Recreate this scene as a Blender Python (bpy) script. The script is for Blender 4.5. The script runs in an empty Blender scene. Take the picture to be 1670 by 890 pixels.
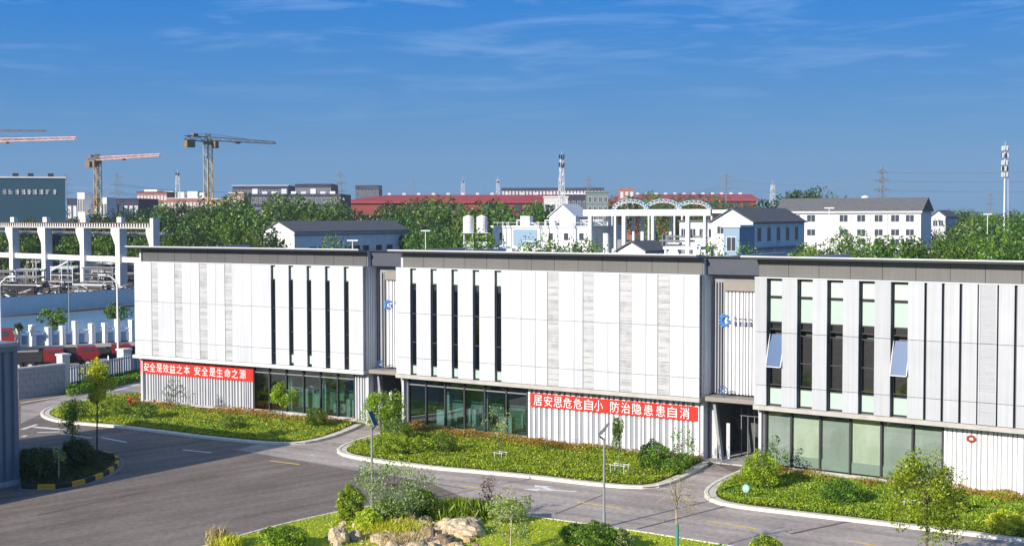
import bpy, math, random
import numpy as np
from mathutils import Vector, Matrix
R = random.Random(11)
NR = np.random.RandomState(7)
scn = bpy.context.scene
COL = scn.collection
# ------------------------------------------------------------------ camera, sky, sun, exposure
FPX, TILT, ROLL, CH = 2206.0, 0.0430, -0.0022, 14.491
cam = bpy.data.objects.new('camera', bpy.data.cameras.new('camera'))
COL.objects.link(cam)
cam.data.sensor_width = 36.0
cam.data.sensor_fit = 'HORIZONTAL'
cam.data.lens = 36.0 * FPX / 1670.0
cam.data.clip_start, cam.data.clip_end = 0.5, 20000.0
_f = Vector((0, math.cos(TILT), -math.sin(TILT)))
_u = Vector((0, math.sin(TILT), math.cos(TILT)))
_r = Vector((1, 0, 0))
_cr = _r * math.cos(ROLL) + _u * math.sin(ROLL)
_cu = -_r * math.sin(ROLL) + _u * math.cos(ROLL)
cam.matrix_world = Matrix(((_cr.x, _cu.x, -_f.x, 0), (_cr.y, _cu.y, -_f.y, 0), (_cr.z, _cu.z, -_f.z, CH), (0, 0, 0, 1)))
scn.camera = cam

SUN_EL = math.radians(22.3)
SUN_AZ = math.radians(225.0)          # the sun stands behind the camera, to the left (clockwise from +Y)
sd = Vector((math.sin(SUN_AZ) * math.cos(SUN_EL), math.cos(SUN_AZ) * math.cos(SUN_EL), math.sin(SUN_EL)))
sun = bpy.data.objects.new('sun', bpy.data.lights.new('sun', 'SUN'))
COL.objects.link(sun)
sun.data.energy = 5.0
sun.data.angle = math.radians(0.5)
sun.data.color = (1.0, 0.92, 0.79)
sun.rotation_euler = sd.to_track_quat('Z', 'Y').to_euler()

W = bpy.data.worlds.new('World')
scn.world = W
W.use_nodes = True
nt = W.node_tree
bg = nt.nodes['Background']
sky = nt.nodes.new('ShaderNodeTexSky')
sky.sky_type = 'NISHITA'
sky.sun_disc = False
sky.sun_elevation = SUN_EL
sky.sun_rotation = SUN_AZ
sky.air_density = 1.0
sky.dust_density = 0.6
sky.ozone_density = 3.0
hs = nt.nodes.new('ShaderNodeHueSaturation')
hs.inputs['Saturation'].default_value = 1.22
nt.links.new(sky.outputs[0], hs.inputs['Color'])
tc = nt.nodes.new('ShaderNodeTexCoord')
mp = nt.nodes.new('ShaderNodeMapping')
mp.inputs['Scale'].default_value = (3.0, 3.0, 26.0)
mp.inputs['Rotation'].default_value = (0.0, 0.05, 0.0)
nt.links.new(tc.outputs['Generated'], mp.inputs['Vector'])
nz = nt.nodes.new('ShaderNodeTexNoise')
nz.inputs['Scale'].default_value = 2.3
nz.inputs['Detail'].default_value = 8.0
nz.inputs['Roughness'].default_value = 0.62
nz.inputs['Distortion'].default_value = 0.5
nt.links.new(mp.outputs[0], nz.inputs['Vector'])
cr = nt.nodes.new('ShaderNodeValToRGB')
cr.color_ramp.elements[0].position = 0.50
cr.color_ramp.elements[1].position = 0.80
nt.links.new(nz.outputs['Fac'], cr.inputs['Fac'])
sx = nt.nodes.new('ShaderNodeSeparateXYZ')
nt.links.new(tc.outputs['Generated'], sx.inputs[0])
mr = nt.nodes.new('ShaderNodeMapRange')
mr.inputs['From Min'].default_value = 0.05
mr.inputs['From Max'].default_value = 0.14
mr.inputs['To Max'].default_value = 0.19
nt.links.new(sx.outputs['Z'], mr.inputs['Value'])
mu = nt.nodes.new('ShaderNodeMath')
mu.operation = 'MULTIPLY'
nt.links.new(cr.outputs['Color'], mu.inputs[0])
nt.links.new(mr.outputs[0], mu.inputs[1])
mx = nt.nodes.new('ShaderNodeMixRGB')
mx.inputs['Color2'].default_value = (5.6, 6.6, 7.6, 1)
nt.links.new(mu.outputs[0], mx.inputs['Fac'])
gr = nt.nodes.new('ShaderNodeValToRGB')          # clear blue air: pale towards the horizon, deep overhead
for i, (p, c) in enumerate(((0.0, (0.66, 1.50, 2.78)), (0.07, (0.36, 1.30, 2.95)), (0.17, (0.0, 1.0, 3.40)), (1.0, (0.0, 0.9, 3.0)))):
    e = gr.color_ramp.elements[i] if i < 2 else gr.color_ramp.elements.new(p)
    e.position, e.color = p, (*c, 1)
gr.color_ramp.elements[-1].position = 1.0
nt.links.new(sx.outputs['Z'], gr.inputs['Fac'])
mg = nt.nodes.new('ShaderNodeMixRGB')
mf = nt.nodes.new('ShaderNodeMapRange')          # the clear-air tint belongs to the low sky, higher up the sky is the Nishita one
mf.inputs['From Min'].default_value = 0.20
mf.inputs['From Max'].default_value = 0.52
mf.inputs['To Min'].default_value = 0.94
mf.inputs['To Max'].default_value = 0.0
nt.links.new(sx.outputs['Z'], mf.inputs['Value'])
nt.links.new(mf.outputs[0], mg.inputs['Fac'])
nt.links.new(hs.outputs[0], mg.inputs['Color1'])
nt.links.new(gr.outputs['Color'], mg.inputs['Color2'])
nt.links.new(mg.outputs[0], mx.inputs['Color1'])
nt.links.new(mx.outputs[0], bg.inputs['Color'])
bg.inputs['Strength'].default_value = 0.15
scn.view_settings.view_transform = 'Standard'
scn.view_settings.look = 'None'
scn.view_settings.exposure = 0.35
scn.view_settings.gamma = 1.0
scn.cycles.max_bounces = 6
scn.cycles.transparent_max_bounces = 12
scn.cycles.caustics_reflective = False
scn.cycles.caustics_refractive = False

# ------------------------------------------------------------------ survey helpers: where a sight line meets the ground or a plane
def ray(px, py):
    dx, dy = px - 835.0, py - 445.0
    a = (dx * math.cos(ROLL) + dy * math.sin(ROLL)) / FPX
    b = -(-dx * math.sin(ROLL) + dy * math.cos(ROLL)) / FPX
    return Vector((a, math.cos(TILT) + b * math.sin(TILT), -math.sin(TILT) + b * math.cos(TILT)))
def at(px, py, z=0.0):
    d = ray(px, py)
    return Vector((0, 0, CH)) + d * ((z - CH) / d.z)
def dep(px, py, Y):
    d = ray(px, py)
    return Vector((0, 0, CH)) + d * (Y / d.y)
def on_line(px, py, P, u):
    """(distance along u from P, height) where the sight line meets the upright plane through P along u"""
    n = Vector((-u.y, u.x, 0))
    d = ray(px, py)
    o = Vector((0, 0, CH))
    q = o + d * ((P - o).dot(n) / d.dot(n))
    return (q - P).dot(u), q.z

# ------------------------------------------------------------------ materials
MATS = {}
def mat(name, col, rough=0.6, metal=0.0, noise=0.0, nscale=3.0, bump=0.0, bscale=20.0, spec=0.4, coat=0.0, stretch=None, col2=None, n2=None, orand=0.0, streak=0.0):
    if name in MATS: return MATS[name]
    m = bpy.data.materials.new(name)
    m.use_nodes = True
    t = m.node_tree
    p = t.nodes['Principled BSDF']
    p.inputs['Roughness'].default_value = rough
    p.inputs['Metallic'].default_value = metal
    p.inputs['Specular IOR Level'].default_value = spec
    p.inputs['Coat Weight'].default_value = coat
    p.inputs['Base Color'].default_value = (*col, 1)
    m.diffuse_color = (*col, 1)
    co = None
    if noise or bump:
        g = t.nodes.new('ShaderNodeTexCoord')
        co = t.nodes.new('ShaderNodeMapping')
        if stretch: co.inputs['Scale'].default_value = stretch
        t.links.new(g.outputs['Object'], co.inputs['Vector'])
    if noise:
        n = t.nodes.new('ShaderNodeTexNoise')
        n.inputs['Scale'].default_value = nscale
        n.inputs['Detail'].default_value = 6
        n.inputs['Roughness'].default_value = 0.65
        t.links.new(co.outputs[0], n.inputs['Vector'])
        r = t.nodes.new('ShaderNodeValToRGB')
        r.color_ramp.elements[0].position, r.color_ramp.elements[1].position = 0.3, 0.7
        c2 = col2 or tuple(min(1, c * (1 + noise)) for c in col)
        c1 = tuple(c * (1 - noise) for c in col)
        r.color_ramp.elements[0].color = (*c1, 1)
        r.color_ramp.elements[1].color = (*c2, 1)
        t.links.new(n.outputs['Fac'], r.inputs['Fac'])
        out = r.outputs['Color']
        if n2:
            k = t.nodes.new('ShaderNodeTexNoise')
            k.inputs['Scale'].default_value = n2[0]
            k.inputs['Detail'].default_value = 3
            t.links.new(co.outputs[0], k.inputs['Vector'])
            q = t.nodes.new('ShaderNodeMapRange')
            q.inputs['From Min'].default_value, q.inputs['From Max'].default_value = 0.3, 0.7
            q.inputs['To Min'].default_value, q.inputs['To Max'].default_value = 1 - n2[1], 1 + n2[1]
            t.links.new(k.outputs['Fac'], q.inputs['Value'])
            x = t.nodes.new('ShaderNodeMixRGB')
            x.blend_type = 'MULTIPLY'
            x.inputs['Fac'].default_value = 1
            t.links.new(out, x.inputs['Color1'])
            t.links.new(q.outputs[0], x.inputs['Color2'])
            out = x.outputs['Color']
        if orand:
            oi = t.nodes.new('ShaderNodeObjectInfo')
            q = t.nodes.new('ShaderNodeMapRange')
            q.inputs['To Min'].default_value, q.inputs['To Max'].default_value = 1 - orand, 1 + orand
            t.links.new(oi.outputs['Random'], q.inputs['Value'])
            x = t.nodes.new('ShaderNodeMixRGB')
            x.blend_type = 'MULTIPLY'
            x.inputs['Fac'].default_value = 1
            t.links.new(out, x.inputs['Color1'])
            t.links.new(q.outputs[0], x.inputs['Color2'])
            out = x.outputs['Color']
        if streak:
            g2 = t.nodes.new('ShaderNodeTexCoord')
            m2 = t.nodes.new('ShaderNodeMapping')
            m2.inputs['Scale'].default_value = (5.0, 1.0, 0.10)
            t.links.new(g2.outputs['Object'], m2.inputs['Vector'])
            k = t.nodes.new('ShaderNodeTexNoise')
            k.inputs['Scale'].default_value = 1.6
            k.inputs['Detail'].default_value = 5
            t.links.new(m2.outputs[0], k.inputs['Vector'])
            q = t.nodes.new('ShaderNodeMapRange')
            q.inputs['From Min'].default_value, q.inputs['From Max'].default_value = 0.35, 0.62
            q.inputs['To Min'].default_value, q.inputs['To Max'].default_value = 1 - streak, 1
            t.links.new(k.outputs['Fac'], q.inputs['Value'])
            x = t.nodes.new('ShaderNodeMixRGB')
            x.blend_type = 'MULTIPLY'
            x.inputs['Fac'].default_value = 1
            t.links.new(out, x.inputs['Color1'])
            t.links.new(q.outputs[0], x.inputs['Color2'])
            out = x.outputs['Color']
        t.links.new(out, p.inputs['Base Color'])
    if bump:
        n = t.nodes.new('ShaderNodeTexNoise')
        n.inputs['Scale'].default_value = bscale
        n.inputs['Detail'].default_value = 4
        t.links.new(co.outputs[0], n.inputs['Vector'])
        b = t.nodes.new('ShaderNodeBump')
        b.inputs['Strength'].default_value = bump
        b.inputs['Distance'].default_value = 0.05
        t.links.new(n.outputs['Fac'], b.inputs['Height'])
        t.links.new(b.outputs[0], p.inputs['Normal'])
    MATS[name] = m
    return m
def leaf_mat(name, dark, light, trans=0.35):
    if name in MATS: return MATS[name]
    m = bpy.data.materials.new(name)
    m.use_nodes = True
    t = m.node_tree
    t.nodes.remove(t.nodes['Principled BSDF'])
    a = t.nodes.new('ShaderNodeAttribute')
    a.attribute_name = 'tint'
    r = t.nodes.new('ShaderNodeValToRGB')
    r.color_ramp.elements[0].color = (*dark, 1)
    r.color_ramp.elements[1].color = (*light, 1)
    t.links.new(a.outputs['Fac'], r.inputs['Fac'])
    oi = t.nodes.new('ShaderNodeObjectInfo')
    hv = t.nodes.new('ShaderNodeHueSaturation')
    q = t.nodes.new('ShaderNodeMapRange')
    q.inputs['To Min'].default_value, q.inputs['To Max'].default_value = 0.84, 1.22
    t.links.new(oi.outputs['Random'], q.inputs['Value'])
    t.links.new(q.outputs[0], hv.inputs['Value'])
    qh = t.nodes.new('ShaderNodeMapRange')
    qh.inputs['To Min'].default_value, qh.inputs['To Max'].default_value = 0.515, 0.478
    mm = t.nodes.new('ShaderNodeMath')
    mm.operation = 'FRACT'
    m7 = t.nodes.new('ShaderNodeMath')
    m7.operation = 'MULTIPLY'
    m7.inputs[1].default_value = 17.3
    t.links.new(oi.outputs['Random'], m7.inputs[0])
    t.links.new(m7.outputs[0], mm.inputs[0])
    t.links.new(mm.outputs[0], qh.inputs['Value'])
    t.links.new(qh.outputs[0], hv.inputs['Hue'])
    t.links.new(r.outputs[0], hv.inputs['Color'])
    d = t.nodes.new('ShaderNodeBsdfDiffuse')
    tr = t.nodes.new('ShaderNodeBsdfTranslucent')
    g = t.nodes.new('ShaderNodeBsdfGlossy')
    g.inputs['Roughness'].default_value = 0.45
    x = t.nodes.new('ShaderNodeMixShader')
    x.inputs['Fac'].default_value = trans
    y = t.nodes.new('ShaderNodeMixShader')
    y.inputs['Fac'].default_value = 0.04
    for s in (d, tr): t.links.new(hv.outputs[0], s.inputs['Color'])
    t.links.new(d.outputs[0], x.inputs[1])
    t.links.new(tr.outputs[0], x.inputs[2])
    t.links.new(x.outputs[0], y.inputs[1])
    t.links.new(g.outputs[0], y.inputs[2])
    t.links.new(y.outputs[0], t.nodes['Material Output'].inputs['Surface'])
    MATS[name] = m
    return m
def glass_mat(name, tint, refl=0.10, rough=0.01):
    if name in MATS: return MATS[name]
    m = bpy.data.materials.new(name)
    m.use_nodes = True
    t = m.node_tree
    t.nodes.remove(t.nodes['Principled BSDF'])
    tr = t.nodes.new('ShaderNodeBsdfTransparent')
    tr.inputs['Color'].default_value = (*tint, 1)
    g = t.nodes.new('ShaderNodeBsdfGlossy')
    g.inputs['Roughness'].default_value = rough
    lw = t.nodes.new('ShaderNodeFresnel')
    lw.inputs['IOR'].default_value = 1.5
    ad = t.nodes.new('ShaderNodeMath')
    ad.operation = 'ADD'
    ad.use_clamp = True
    ad.inputs[1].default_value = refl
    t.links.new(lw.outputs[0], ad.inputs[0])
    x = t.nodes.new('ShaderNodeMixShader')
    t.links.new(ad.outputs[0], x.inputs['Fac'])
    t.links.new(tr.outputs[0], x.inputs[1])
    t.links.new(g.outputs[0], x.inputs[2])
    t.links.new(x.outputs[0], t.nodes['Material Output'].inputs['Surface'])
    MATS[name] = m
    return m

def road_mat(name, c, ang):
    m = mat(name, c, 0.92, noise=0.16, nscale=0.22, bump=0.4, bscale=30, spec=0.15, n2=(28.0, 0.20))
    t = m.node_tree
    p = t.nodes['Principled BSDF']
    src = p.inputs['Base Color'].links[0].from_socket
    for rot, sc, ns, lo in ((ang, (0.05, 1.1, 1), 1.0, 0.80), (ang + 0.3, (0.10, 0.5, 1), 0.8, 0.86), (0.0, (1, 1, 1), 3.5, 0.84)):
        g = t.nodes.new('ShaderNodeTexCoord')
        mp_ = t.nodes.new('ShaderNodeMapping')
        mp_.vector_type = 'TEXTURE'
        mp_.inputs['Rotation'].default_value = (0, 0, rot)
        mp_.inputs['Scale'].default_value = tuple(1 / k for k in sc)
        t.links.new(g.outputs['Object'], mp_.inputs['Vector'])
        n = t.nodes.new('ShaderNodeTexNoise')
        n.inputs['Scale'].default_value = ns
        n.inputs['Detail'].default_value = 5
        t.links.new(mp_.outputs[0], n.inputs['Vector'])
        q = t.nodes.new('ShaderNodeMapRange')
        q.inputs['From Min'].default_value, q.inputs['From Max'].default_value = 0.36, 0.60
        q.inputs['To Min'].default_value, q.inputs['To Max'].default_value = lo, 1.06
        t.links.new(n.outputs['Fac'], q.inputs['Value'])
        x = t.nodes.new('ShaderNodeMixRGB')
        x.blend_type = 'MULTIPLY'
        x.inputs['Fac'].default_value = 1
        t.links.new(src, x.inputs['Color1'])
        t.links.new(q.outputs[0], x.inputs['Color2'])
        src = x.outputs['Color']
    t.links.new(src, p.inputs['Base Color'])
    return m
asphalt = road_mat('asphalt', (0.245, 0.200, 0.170), 0.75)
asphalt_b = road_mat('asphalt_road', (0.47, 0.40, 0.355), -0.6)
asphalt_c = mat('asphalt_patch', (0.14, 0.125, 0.12), 0.9, noise=0.3, nscale=4, spec=0.2)
earth = mat('earth', (0.11, 0.10, 0.06), 0.95, noise=0.35, nscale=0.05, n2=(0.6, 0.3), spec=0.1)
yardm = mat('yard_dirt', (0.16, 0.125, 0.10), 0.95, noise=0.4, nscale=0.3, spec=0.1, n2=(3, .3))
lawn_m = mat('lawn_grass', (0.085, 0.105, 0.028), 0.95, noise=0.5, nscale=0.8, bump=0.8, bscale=30, spec=0.1, n2=(12, 0.35))
lime_m = mat('lime_grass', (0.40, 0.46, 0.04), 0.95, noise=0.3, nscale=0.5, bump=0.8, bscale=30, spec=0.1, n2=(9, 0.3))
kerb_m = mat('kerb_concrete', (0.76, 0.70, 0.59), 0.85, noise=0.22, nscale=2.5, bump=0.2, spec=0.2)
paver_m = mat('verge_concrete', (0.66, 0.59, 0.48), 0.9, noise=0.25, nscale=3, spec=0.2)
white_line = mat('white_marking', (0.82, 0.80, 0.76), 0.8, noise=0.25, nscale=6, spec=0.2)
yellow_line = mat('yellow_marking', (0.85, 0.58, 0.12), 0.8, noise=0.25, nscale=6, spec=0.2)
seam_m = mat('concrete_seam', (0.27, 0.25, 0.23), 0.9, noise=0.3, nscale=2)
panel_w = mat('white_panel', (0.555, 0.57, 0.605), 0.42, noise=0.06, nscale=0.5, spec=0.4, stretch=(1, 1, 0.35), orand=0.045, streak=0.11)
panel_w2 = mat('perforated_panel', (0.45, 0.455, 0.47), 0.5, noise=0.16, nscale=3.2, spec=0.4, stretch=(0.4, 1, 6))
lv_m = mat('louvre_grey', (0.34, 0.345, 0.36), 0.5, noise=0.45, nscale=1.5)
panel_g = mat('silver_panel', (0.45, 0.462, 0.495), 0.40, noise=0.05, nscale=0.6, spec=0.45, orand=0.05, streak=0.10)
panel_g2 = mat('silver_mesh_panel', (0.37, 0.38, 0.415), 0.5, noise=0.12, nscale=4, stretch=(0.4, 1, 5))
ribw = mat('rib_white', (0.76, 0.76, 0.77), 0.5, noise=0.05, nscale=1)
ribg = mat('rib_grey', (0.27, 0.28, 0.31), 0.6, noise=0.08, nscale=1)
ribl = mat('rib_light_grey', (0.50, 0.51, 0.54), 0.6, noise=0.06, nscale=1)
fascia_m = mat('fascia_grey', (0.10, 0.10, 0.104), 0.5, noise=0.06, nscale=0.8, orand=0.06, streak=0.1)
fascia_b = mat('fascia_warm_grey', (0.135, 0.134, 0.132), 0.5, noise=0.06, nscale=0.8, orand=0.06, streak=0.1)
dark_m = mat('dark_metal', (0.035, 0.037, 0.042), 0.5)
fascia_shade_m = mat('shaded_fascia', (0.06, 0.068, 0.095), 0.6, noise=0.1)  # roof shade over the entrance recesses, put into the fascia colour
backing = mat('backing_grey', (0.13, 0.135, 0.15), 0.7)
coping = mat('coping_white', (0.62, 0.63, 0.65), 0.4)
roof_top = mat('roof_sheet', (0.25, 0.26, 0.28), 0.6, noise=0.1)
beige_m = mat('lintel_beige', (0.26, 0.235, 0.21), 0.7, noise=0.08)
concrete = mat('concrete', (0.44, 0.42, 0.39), 0.85, noise=0.15, nscale=1.2)
concrete_l = mat('pale_concrete', (0.64, 0.63, 0.62), 0.8, noise=0.1, nscale=0.8)
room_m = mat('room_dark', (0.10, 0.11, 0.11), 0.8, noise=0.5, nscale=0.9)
room_floor = mat('room_floor', (0.40, 0.48, 0.45), 0.5, noise=0.2, nscale=1)  # pale green stands in for the ground reflected in the glass fronts
glass = glass_mat('clear_glass', (0.66, 0.82, 0.80), 0.14)
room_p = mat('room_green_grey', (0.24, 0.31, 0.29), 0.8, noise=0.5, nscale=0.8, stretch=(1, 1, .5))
glass_d = glass_mat('dark_glass', (0.42, 0.47, 0.49), 0.20)
glass_s = glass_mat('sky_glass', (0.30, 0.46, 0.60), 0.55, 0.05)  # blue tint stands in for part of the sky reflected by open sashes
frost = mat('frosted_glass', (0.42, 0.53, 0.48), 0.25, noise=0.05, spec=0.5)
frost_w = mat('frosted_pale', (0.48, 0.57, 0.54), 0.25, noise=0.05, spec=0.5)
blind_g = mat('green_blind', (0.78, 0.82, 0.70), 0.8, noise=0.12, nscale=1.2, stretch=(1, 1, .3))
blind_k = mat('grey_blind', (0.50, 0.54, 0.53), 0.8, noise=0.15, nscale=1.0, stretch=(1, 1, .3))
slot_sheet_1 = mat('slot_sheet_grey', (0.30, 0.31, 0.32), 0.8)  # for the sheets added to lighten the window slots
slot_sheet_2 = mat('slot_sheet_dark', (0.16, 0.17, 0.18), 0.8)
red_m = mat('banner_red', (0.66, 0.022, 0.015), 0.7, noise=0.13, nscale=1.1, bump=0.5, bscale=3, stretch=(1, 1, .4))
text_w = mat('lettering_white', (0.85, 0.80, 0.80), 0.7)
logo_b = mat('logo_blue', (0.02, 0.16, 0.55), 0.5)
logo_l = mat('logo_light_blue', (0.10, 0.42, 0.80), 0.5)
logo_k = mat('logo_navy', (0.03, 0.05, 0.16), 0.5)
bark = mat('bark', (0.10, 0.075, 0.055), 0.95, noise=0.3, nscale=6)
bark_w = mat('bark_pale', (0.42, 0.36, 0.30), 0.95, noise=0.25, nscale=6)
wrap_m = mat('trunk_wrap_green', (0.08, 0.24, 0.20), 0.9)
rockp = mat('rock_pale', (0.52, 0.41, 0.27), 0.9, noise=0.4, nscale=3.5, bump=1.0, bscale=7, n2=(14, .25))
rockb = mat('rock_brown', (0.26, 0.18, 0.12), 0.9, noise=0.4, nscale=4, bump=1.0, bscale=7)
pole_g = mat('pole_grey', (0.30, 0.31, 0.33), 0.45, metal=0.3)
pole_w = mat('pole_white', (0.80, 0.80, 0.80), 0.5)
solar_m = mat('solar_cell', (0.02, 0.03, 0.06), 0.15, spec=0.7)
kerb_y = mat('kerb_yellow', (0.70, 0.34, 0.02), 0.7, noise=0.2, nscale=5)
kerb_k = mat('kerb_black', (0.03, 0.03, 0.03), 0.8)
shed_m = mat('shed_blue_grey', (0.17, 0.20, 0.25), 0.6, noise=0.08, nscale=1)
wall_w = mat('plaster_white', (0.80, 0.80, 0.80), 0.8, noise=0.07, nscale=0.3, orand=0.04, streak=0.14)
wall_o = mat('plaster_grey', (0.62, 0.63, 0.65), 0.8, noise=0.06, nscale=0.4)
tile_g = mat('roof_tile_grey', (0.115, 0.115, 0.125), 0.85, noise=0.2, nscale=1.5)
red_roof = mat('red_sheet', (0.36, 0.035, 0.035), 0.6, noise=0.12, nscale=0.05)
red_wall = mat('red_wall', (0.27, 0.045, 0.035), 0.7, noise=0.15, nscale=0.1)
brick_m = mat('brick_red', (0.36, 0.145, 0.105), 0.9, noise=0.2, nscale=0.5)
purple_m = mat('slate_cladding', (0.042, 0.040, 0.075), 0.8, noise=0.25, nscale=0.15)
teal_m = mat('teal_cladding', (0.030, 0.085, 0.125), 0.6, noise=0.08, nscale=0.1)
greeng = mat('grey_green', (0.17, 0.22, 0.21), 0.8, noise=0.1)
pane_k = mat('window_dark', (0.045, 0.055, 0.075), 0.2, spec=0.6)
steel_k = mat('lattice_grey', (0.20, 0.21, 0.23), 0.6)
steel_w = mat('lattice_white', (0.62, 0.62, 0.64), 0.6)
crane_y = mat('crane_yellow', (0.60, 0.36, 0.07), 0.6, noise=0.2, nscale=.3)
crane_k = mat('crane_brown', (0.22, 0.145, 0.075), 0.6)
crane_j = mat('crane_tan', (0.46, 0.32, 0.15), 0.6, noise=0.3, nscale=.3)
crane_r = mat('crane_red', (0.68, 0.38, 0.29), 0.6, noise=0.3, nscale=.2)
truck_r = mat('truck_red', (0.24, 0.018, 0.022), 0.4, coat=0.3)
truck_k = mat('truck_black', (0.03, 0.03, 0.035), 0.7)
hoard_b = mat('hoarding_blue', (0.66, 0.72, 0.74), 0.6, noise=0.08, nscale=.3)
water_m = mat('canal_water', (0.14, 0.24, 0.30), 0.25, bump=0.12, bscale=1.5, spec=0.6)
arch_b = mat('arch_blue', (0.20, 0.42, 0.62), 0.5)
block_m = mat('block_grey', (0.36, 0.37, 0.39), 0.9, noise=0.2, nscale=1.3)
blue_p = mat('blue_panel', (0.22, 0.33, 0.45), 0.6)
L_bright = leaf_mat('leaves_bright', (0.07, 0.14, 0.006), (0.44, 0.60, 0.03))
L_mid = leaf_mat('leaves_mid', (0.04, 0.095, 0.008), (0.23, 0.39, 0.03))
L_dark = leaf_mat('leaves_dark', (0.016, 0.040, 0.010), (0.10, 0.17, 0.035), 0.25)
L_belt = leaf_mat('leaves_belt', (0.012, 0.036, 0.010), (0.085, 0.175, 0.030), 0.2)
L_belt2 = leaf_mat('leaves_belt_bright', (0.022, 0.070, 0.008), (0.17, 0.32, 0.025), 0.25)
L_brown = leaf_mat('leaves_brown', (0.20, 0.10, 0.012), (0.60, 0.38, 0.05))
L_lime = leaf_mat('leaves_lime', (0.24, 0.32, 0.012), (0.72, 0.76, 0.05))
L_pale = leaf_mat('leaves_pale', (0.10, 0.17, 0.04), (0.40, 0.52, 0.16))
L_red = leaf_mat('leaves_red', (0.06, 0.02, 0.02), (0.17, 0.07, 0.06))
L_dry = leaf_mat('leaves_dry', (0.42, 0.30, 0.12), (0.82, 0.66, 0.34))

# ------------------------------------------------------------------ mesh builders
class MB:
    def __init__(s): s.v, s.f = [], []
    def quadbox(s, pts):
        b = len(s.v)
        s.v += [tuple(p) for p in pts]
        s.f += [tuple(b + i for i in q) for q in ((3, 2, 1, 0), (4, 5, 6, 7), (0, 1, 5, 4), (1, 2, 6, 5), (2, 3, 7, 6), (3, 0, 4, 7))]
        return s
    def box(s, x0, x1, y0, y1, z0, z1):
        return s.quadbox([(x0, y0, z0), (x1, y0, z0), (x1, y1, z0), (x0, y1, z0), (x0, y0, z1), (x1, y0, z1), (x1, y1, z1), (x0, y1, z1)])
    def tube(s, p, q, r0, r1=None, n=6, cap=True):
        r1 = r0 if r1 is None else r1
        p, q = Vector(p), Vector(q)
        d = (q - p)
        if d.length < 1e-6: return s
        d.normalize()
        a = d.orthogonal().normalized()
        c = d.cross(a)
        b = len(s.v)
        for P, r in ((p, r0), (q, r1)):
            for i in range(n):
                t = 2 * math.pi * i / n
                s.v.append(tuple(P + a * (r * math.cos(t)) + c * (r * math.sin(t))))
        for i in range(n):
            j = (i + 1) % n
            s.f.append((b + i, b + j, b + n + j, b + n + i))
        if cap:
            s.f.append(tuple(b + n - 1 - i for i in range(n)))
            s.f.append(tuple(b + n + i for i in range(n)))
        return s
    def path(s, pts, r0, r1=None, n=6):
        r1 = r0 if r1 is None else r1
        k = len(pts) - 1
        for i in range(k):
            s.tube(pts[i], pts[i + 1], r0 + (r1 - r0) * i / k, r0 + (r1 - r0) * (i + 1) / k, n, True)
        return s
    def prism(s, poly, z0, z1):
        b = len(s.v)
        n = len(poly)
        s.v += [(p[0], p[1], z0) for p in poly] + [(p[0], p[1], z1) for p in poly]
        s.f.append(tuple(b + n - 1 - i for i in range(n)))
        s.f.append(tuple(b + n + i for i in range(n)))
        for i in range(n):
            j = (i + 1) % n
            s.f.append((b + i, b + j, b + n + j, b + n + i))
        return s
    def prism_y(s, poly, y0, y1):
        """profile in x,z pushed along y"""
        b = len(s.v)
        n = len(poly)
        s.v += [(p[0], y0, p[1]) for p in poly] + [(p[0], y1, p[1]) for p in poly]
        s.f.append(tuple(b + i for i in range(n)))
        s.f.append(tuple(b + 2 * n - 1 - i for i in range(n)))
        for i in range(n):
            j = (i + 1) % n
            s.f.append((b + j, b + i, b + n + i, b + n + j))
        return s
    def sheet(s, poly, z):
        b = len(s.v)
        s.v += [(p[0], p[1], z) for p in poly]
        n = len(poly)
        a = sum(poly[i][0] * poly[(i + 1) % n][1] - poly[(i + 1) % n][0] * poly[i][1] for i in range(n))
        s.f.append(tuple(b + (i if a > 0 else n - 1 - i) for i in range(n)))
        return s
    def ball(s, c, r, seg=8, ring=5, sq=(1, 1, 1)):
        b = len(s.v)
        for i in range(1, ring):
            t = math.pi * i / ring
            for j in range(seg):
                p = 2 * math.pi * j / seg
                s.v.append((c[0] + r * sq[0] * math.sin(t) * math.cos(p), c[1] + r * sq[1] * math.sin(t) * math.sin(p), c[2] + r * sq[2] * math.cos(t)))
        s.v.append((c[0], c[1], c[2] + r * sq[2]))
        s.v.append((c[0], c[1], c[2] - r * sq[2]))
        top, bot = len(s.v) - 2, len(s.v) - 1
        for i in range(ring - 2):
            for j in range(seg):
                k = (j + 1) % seg
                s.f.append((b + i * seg + j, b + (i + 1) * seg + j, b + (i + 1) * seg + k, b + i * seg + k))
        for j in range(seg):
            k = (j + 1) % seg
            s.f.append((top, b + j, b + k))
            s.f.append((bot, b + (ring - 2) * seg + k, b + (ring - 2) * seg + j))
        return s
    def mesh(s, name, m):
        me = bpy.data.meshes.new(name)
        me.from_pydata(s.v, [], s.f)
        me.validate()
        if m: me.materials.append(m)
        return me
    def obj(s, name, m, parent=None, kind=None, label=None):
        return link(name, s.mesh(name, m), parent, kind, label)
def link(name, data, parent=None, kind=None, label=None, loc=None, rotz=None):
    o = bpy.data.objects.new(name, data)
    COL.objects.link(o)
    if parent: o.parent = parent
    if kind: o['kind'] = kind
    if label: o['label'] = label
    if loc is not None: o.location = loc
    if rotz is not None: o.rotation_euler = (0, 0, rotz)
    return o
def tag(o, label, cat, group=None):
    o['label'], o['category'] = label, cat
    if group: o['group'] = group
    return o
def thing(name, label, cat, loc=(0, 0, 0), rotz=0.0, group=None):
    return tag(link(name, None, loc=loc, rotz=rotz), label, cat, group)
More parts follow.
